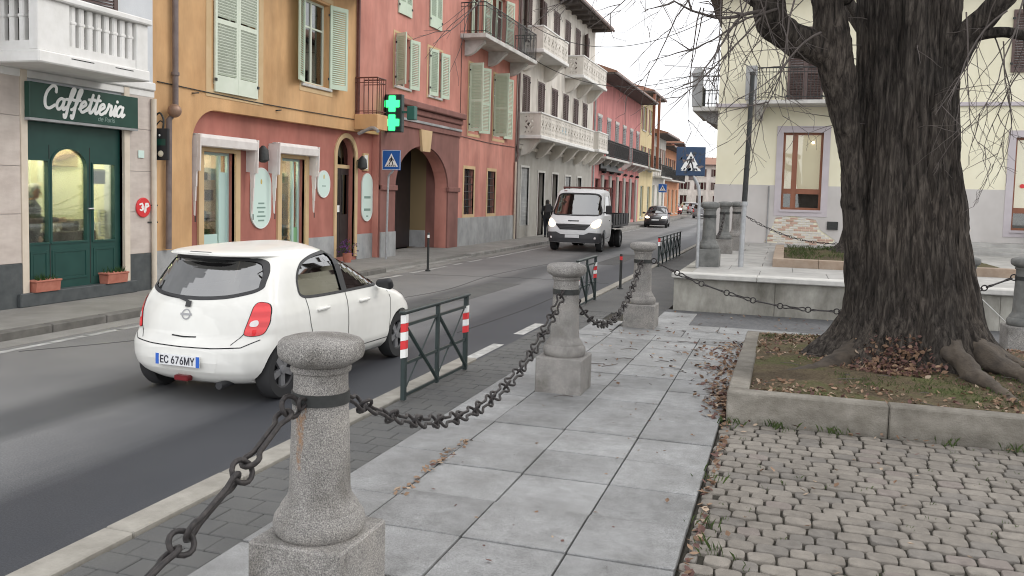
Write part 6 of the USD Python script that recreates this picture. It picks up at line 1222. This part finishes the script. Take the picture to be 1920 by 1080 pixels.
# twigs: long shoots that hang from the limbs and curl up at the tip
tb_ = B(); tr_ = random.Random(11)
def shoot(p, d, L, r, depth, grav=.5, up=.9):
    n = max(5, int(L / .12)); pts = [np.array(p, float)]; d = np.array(d, float); d /= np.linalg.norm(d); kids = []
    for i in range(n):
        f = i / n; d = d + np.array([tr_.gauss(0, .11), tr_.gauss(0, .11), tr_.gauss(0, .08) - grav * .16 * (1 - f) + up * .2 * max(0, f - .6)]); d /= np.linalg.norm(d); pts.append(pts[-1] + d * L / n)
        if depth > 0 and i > 1 and tr_.random() < (.55 if depth > 1 else .5): kids.append((pts[-1].copy(), d.copy(), f))
    rr = np.linspace(r, max(r * .28, .0018), len(pts)) * .85; tb_.tube(pts, rr, 4 if r < .012 else 6)
    for (q, dd, f) in kids:
        s = np.array([tr_.gauss(0, 1), tr_.gauss(0, 1), tr_.gauss(-.1, .6)]); s -= dd * (s @ dd); s /= np.linalg.norm(s); shoot(q, dd * .75 + s * .75, L * tr_.uniform(.25, .55) * (1.1 - f * .5), r * .5, depth - 1, grav * .7, up)
def along(a, b, t): return np.array(a) + (np.array(b) - np.array(a)) * t
for i in range(14):     # left side, over the street edge and the yellow house
    p = (tr_.uniform(-1.4, .5), tr_.uniform(7.8, 10), tr_.uniform(4.15, 4.95)); shoot(p, (tr_.uniform(-1.1, .15), tr_.uniform(-.5, .4), tr_.uniform(-.8, -.1)), tr_.uniform(1.0, 1.9), tr_.uniform(.007, .014), 2)
for i in range(8):     # farther left, long thin arcs
    p = (tr_.uniform(-2.25, -.85), tr_.uniform(6.6, 8.4), tr_.uniform(3.9, 4.5)); shoot(p, (tr_.uniform(-1., .3), tr_.uniform(-.4, .2), tr_.uniform(-.45, -.05)), tr_.uniform(.8, 1.5), tr_.uniform(.006, .011), 2, .4)
for (a, b, r) in (((-.27, 9.5, 3.98), (-.91, 8.8, 3.81), .03), ((-.12, 9.5, 4.03), (-.85, 8.8, 3.49), .02), ((.26, 9.5, 3.74), (-.28, 8.8, 3.32), .014)):
    p, q = np.array(a), np.array(b); shoot(p, q - p, 1.4, r, 2, .25); shoot(p + .3 * (q - p), (q - p) + [0, 0, -.3], 1.5, r * .6, 2, .3)
for i in range(6):      # straight down in front of the yellow house
    p = (tr_.uniform(-1.05, -.3), tr_.uniform(8.6, 9.6), tr_.uniform(3.7, 4.25)); shoot(p, (tr_.uniform(-.2, .5), tr_.uniform(-.3, .3), -1), tr_.uniform(.9, 1.5), .009, 2, .3, .3)
for i in range(14):     # right of the trunk
    p = (tr_.uniform(1.6, 2.85), tr_.uniform(9.0, 10.6), tr_.uniform(3.45, 4.4)); shoot(p, (tr_.uniform(-.5, .8), tr_.uniform(-.6, .3), tr_.uniform(-1, -.1)), tr_.uniform(.9, 1.9), tr_.uniform(.007, .014), 2, .6)
for i in range(14):     # small shoots on the trunk and stem
    a = tr_.uniform(2.8, 6.2); z = tr_.uniform(2.2, 4.6); p = (TX - .15 + .5 * math.cos(a), TY + .5 * math.sin(a), z); shoot(p, (math.cos(a), math.sin(a), .2), tr_.uniform(.5, 1.1), .007, 1, .6)
tb_.put(tree, 'twigs', 'twig_bark', True, kind='stuff')

# second, smaller bed and tree on the terrace
p2 = thing('terrace_bed', 'grassy bed with brown stone kerb on the terrace behind the tree', 'planting bed')
for x in np.arange(-.22, 4.2, .9): B().cham(x + .003, x + .897, 18.5, 18.72, .6, .80, .01).put(p2, 'kerb_block', 'planter_brick')
for y in np.arange(18.72, 24.4, .95): B().cham(-.22, .0, y + .003, y + .947, .6, .80, .01).put(p2, 'kerb_block', 'planter_brick')
gx, gy = np.meshgrid(np.linspace(-.02, 4.2, 40), np.linspace(18.7, 24.4, 50)); r2 = np.hypot(gx - 1.95, gy - 21.2); gz = .74 + .25 * np.exp(-(r2 / 1.1) ** 2) + .05 * (meshkit.fbm(np.stack([gx, gy, 0 * gx], -1) * 1.5, 3, 2) - .5)
n0, n1 = gx.shape; idx = np.arange(n0 * n1).reshape(n0, n1); B().add(np.stack([gx, gy, gz], -1).reshape(-1, 3), np.stack([idx[:-1, :-1], idx[:-1, 1:], idx[1:, 1:], idx[1:, :-1]], -1).reshape(-1, 4)).put(p2, 'grass_mound', 'bed_soil', True)
t2 = thing('terrace_tree', 'second tree on the terrace, only its flaring foot showing beside the big trunk', 'tree')
prof = [(.95, .75), (.72, .85), (.5, 1.05), (.4, 1.4), (.36, 2.2), (.33, 4), (.28, 6)]; b = B().lathe(prof, 40, Mtr(1.72, 21.2, 0)); v = b.v[0]; c = np.array([1.72, 21.2]); dd_ = v[:, :2] - c; nn = meshkit.fbm(np.c_[dd_ / np.linalg.norm(dd_, axis=1, keepdims=True) * 3, v[:, 2] * .6], 3, 4) - .5; v[:, :2] = c + dd_ * (1 + .6 * nn[:, None]); b.put(t2, 'trunk', 'bark', True)
tb2 = B(); tb_save = tb_; tb_ = tb2
for k in range(5): a = k * 1.25; limb('limb', [(1.72, 21.2, 5.6), (1.72 + .8 * math.cos(a), 21.2 + .8 * math.sin(a), 6.6), (1.72 + 1.7 * math.cos(a), 21.2 + 1.7 * math.sin(a), 8.2)], [.15, .1, .05], 'bark', 10, 6, .1, par=t2); shoot((1.72 + 1.2 * math.cos(a), 21.2 + 1.2 * math.sin(a), 7.4), (math.cos(a), math.sin(a), .8), 2, .02, 2)
tb2.put(t2, 'twigs', 'twig_bark', True, kind='stuff')
# ================================================ litter, grass, small things
def leaf_v(w, l, curl):
    return np.array([(0, 0, 0), (w * .5, l * .35, curl), (0, l * .4, curl * .2), (-w * .5, l * .35, curl), (w * .38, l * .7, curl * 1.2), (0, l * .72, curl * .5), (-w * .38, l * .7, curl * 1.2), (0, l, curl * 1.6)])
LF = [(0, 1, 2), (0, 2, 3), (1, 4, 5), (1, 5, 2), (2, 5, 6), (2, 6, 3), (4, 7, 5), (5, 7, 6)]
lf = [B() for _ in range(4)]
def leaf_at(x, y, z, s=1., tilt=.5, wts=(.4, .2, .3, .1)):
    k = int(nr.choice(4, p=wts)); v = leaf_v(.05 * s * nr.uniform(.6, 1.2), .075 * s * nr.uniform(.7, 1.3), .014 * s * nr.uniform(-1, 1.4)); v[:, 1] -= .035 * s
    M = trimesh.transformations.euler_matrix(nr.normal(0, tilt), nr.normal(0, tilt), nr.uniform(0, 6.28)); M[:3, 3] = (x, y, z + .012 * s); lf[k].add(v, LF, M)
for i in range(6500):
    x, y = nr.uniform(PX0 + .2, 4.2), nr.uniform(PY0 + .22, 12.1)
    if np.hypot(x - TX, y - TY) < .8: continue
    d = meshkit.fbm(np.array([x * 1.3, y * 1.3, 3.]), 3, 8)
    if nr.rand() < (d - .28) * 2.2: leaf_at(x, y, float(bed_z(np.array(x), np.array(y))) + .003, nr.uniform(.4, .85), .5, (.4, .3, .18, .12))
for i in range(900):      # drift piled against the foot of the trunk
    a = nr.normal(-1.85, .2); r = nr.uniform(.72, 1.2); x, y = TX + r * math.cos(a), TY + r * math.sin(a); leaf_at(x, y, float(bed_z(np.array(x), np.array(y))) + max(0, 1.1 - r) * .75 * nr.uniform(.1, 1.15), nr.uniform(.5, .9), .8, (.34, .1, .52, .04))
for i in range(420):      # along the left kerb of the bed
    y = nr.uniform(7.9, 12.2); x = -.45 - abs(nr.normal(0, .10 + .22 * np.clip((y - 8.2) / 3, 0, 1))); leaf_at(x, y, 0, nr.uniform(.6, 1.1), .35)
for i in range(150): leaf_at(-.44 - abs(nr.normal(0, .035)) + .05, nr.uniform(3.4, 7.9), -.01, nr.uniform(.5, .9), .4)
for i in range(120): leaf_at(nr.uniform(-2.6, -.5), 8.5 + 4.8 * nr.rand() ** .7, .0, nr.uniform(.5, .95), .25)
for i in range(60): leaf_at(-2.36 + nr.normal(0, .03), nr.uniform(5.0, 6.4), 0, nr.uniform(.4, .8), .3, (.2, .5, .1, .2))
for i in range(46): leaf_at(nr.uniform(-2.4, -.6), nr.uniform(4.2, 8.4), 0, nr.uniform(.25, .5), .2)
for i in range(70): leaf_at(nr.uniform(-.3, 3.4), nr.uniform(4., 7.85), .0, nr.uniform(.4, .75), .3, (.2, .3, .1, .4))
for i in range(40): leaf_at(nr.uniform(-.4, 3.4), 7.9 - abs(nr.normal(0, .06)), .0, nr.uniform(.5, .8), .3)
for i in range(70): leaf_at(nr.uniform(-1.9, 3), nr.uniform(13.8, 15.8), -.05, nr.uniform(.5, .9), .2)
for k, nm in enumerate(('brown', 'tan', 'dark_red', 'straw')):
    pr = lf[k].put('/World', f'{nm}_dead_leaves', f'dead_leaf_{k}', kind='stuff'); tag(pr, f'scattered {nm.replace("_", " ")} dead leaves on the bed and the paving', 'dead leaves')
gb = B()
def tuft(x, y, z, n, s, spread):
    for _ in range(n):
        a = nr.uniform(0, 6.28); px, py = x + nr.normal(0, spread), y + nr.normal(0, spread); h = s * nr.uniform(.5, 1.3); w = .0035; dx, dy = math.cos(a), math.sin(a); ln = nr.uniform(.2, .8) * h
        gb.add([(px - dy * w, py + dx * w, z), (px + dy * w, py - dx * w, z), (px + dx * ln * .4, py + dy * ln * .4, z + h * .7), (px + dx * ln, py + dy * ln, z + h)], [(0, 1, 2), (0, 2, 1), (1, 3, 2), (2, 3, 1)])
for i in range(1100):
    x, y = nr.uniform(PX0 + .25, 4.1), nr.uniform(PY0 + .25, 12.0)
    if np.hypot(x - TX, y - TY) < .85 or meshkit.fbm(np.array([x * 1.1, y * 1.1, 7.]), 3, 18) < .5: continue
    tuft(x, y, float(bed_z(np.array(x), np.array(y))) - .004, 10, .035, .035)
for i in range(85):
    x, y = nr.uniform(-.4, 3.2), nr.uniform(3.6, 7.8); tuft(x, y, -.025, 5, .03, .016)
for (x, y, n) in ((.02, 7.86, 60), (.5, 7.88, 45), (-.4, 7.8, 35), (1.4, 7.9, 30), (1.9, 7.88, 30), (-.42, 6.2, 16), (-.38, 5.3, 18), (-.3, 4.9, 20)): tuft(x, y, -.03, n, .07, .06)
for i in range(500): x, y = nr.uniform(.05, 3), nr.uniform(18.8, 24); tuft(x, y, .78 + .2 * math.exp(-(math.hypot(x - 1.95, y - 21.2) / 1.1) ** 2), 7, .07, .06)
tag(gb.put('/World', 'grass', 'grass', kind='stuff'), 'short green grass tufts in the beds and between the cobbles', 'grass')
tw = B()
for i in range(40):
    x, y = (nr.uniform(-.2, 3.5), nr.uniform(8.3, 11)) if i % 3 else (nr.uniform(-2.2, -.6), nr.uniform(8, 13)); z = float(bed_z(np.array(x), np.array(y))) + .015 if i % 3 else .006; a = nr.uniform(0, 6.28); l = nr.uniform(.08, .3); tw.tube([(x, y, z), (x + l * .5 * math.cos(a), y + l * .5 * math.sin(a), z + .008), (x + l * math.cos(a + .3), y + l * math.sin(a + .3), z)], [.004, .004, .002], 4)
tag(tw.put('/World', 'fallen_twigs', 'twig_bark', kind='stuff'), 'small fallen twigs lying among the leaves', 'twigs')
t = thing('string', 'thin pale string stretched from the right bollard towards the tree trunk', 'string'); B().tube([(2.98, 13.35, .4), (2.6, 13.2, .75), (2.2, 13.0, 1.06)], .006, 5).put(t, 'cord', 'paper_white')
t = thing('wheelie_bin', 'dark bin just entering the frame under the right door of the yellow house', 'bin', (7.25, 28.0, .9)); B().cham(-.3, .3, -.3, .3, 0, .95, .04).put(t, 'body', 'plastic_black'); B().cham(-.32, .32, -.34, .32, .95, 1.03, .02).put(t, 'lid', 'plastic_black')
t = thing('drain_cover', 'iron gully grate beside the far kerb', 'drain cover', (-9.5, 17.5, -.11)); B().cham(-.22, .22, -.22, .22, -.05, .0, .004).put(t, 'frame', 'iron')
for k in range(7): B().box(-.19, .19, -.19 + k * .058, -.16 + k * .058, .0005, .006).put(t, 'bar', 'plinth_grey')
for i, (x, y, w, h) in enumerate([(-.62, 9.3, .16, .5), (-.7, 10.2, .2, .35), (-.6, 8.7, .1, .3)]):     # black leaf mould trodden into the slabs by the bed
    p = Polygon([(x + w * (.6 + .5 * rnd.random()) * math.cos(q), y + h * (.6 + .5 * rnd.random()) * math.sin(q)) for q in np.arange(0, 6.2, .25)]); b = B(); b.flat(p, .0025, .0045); tag(b.put('/World', 'leaf_mould', 'mould', kind='stuff'), ['dark leaf mould on the slabs at the middle of the bed kerb', 'dark leaf mould on the slabs toward the far end of the bed kerb', 'dark leaf mould on the slabs at the near corner of the bed'][i], 'leaf mould')
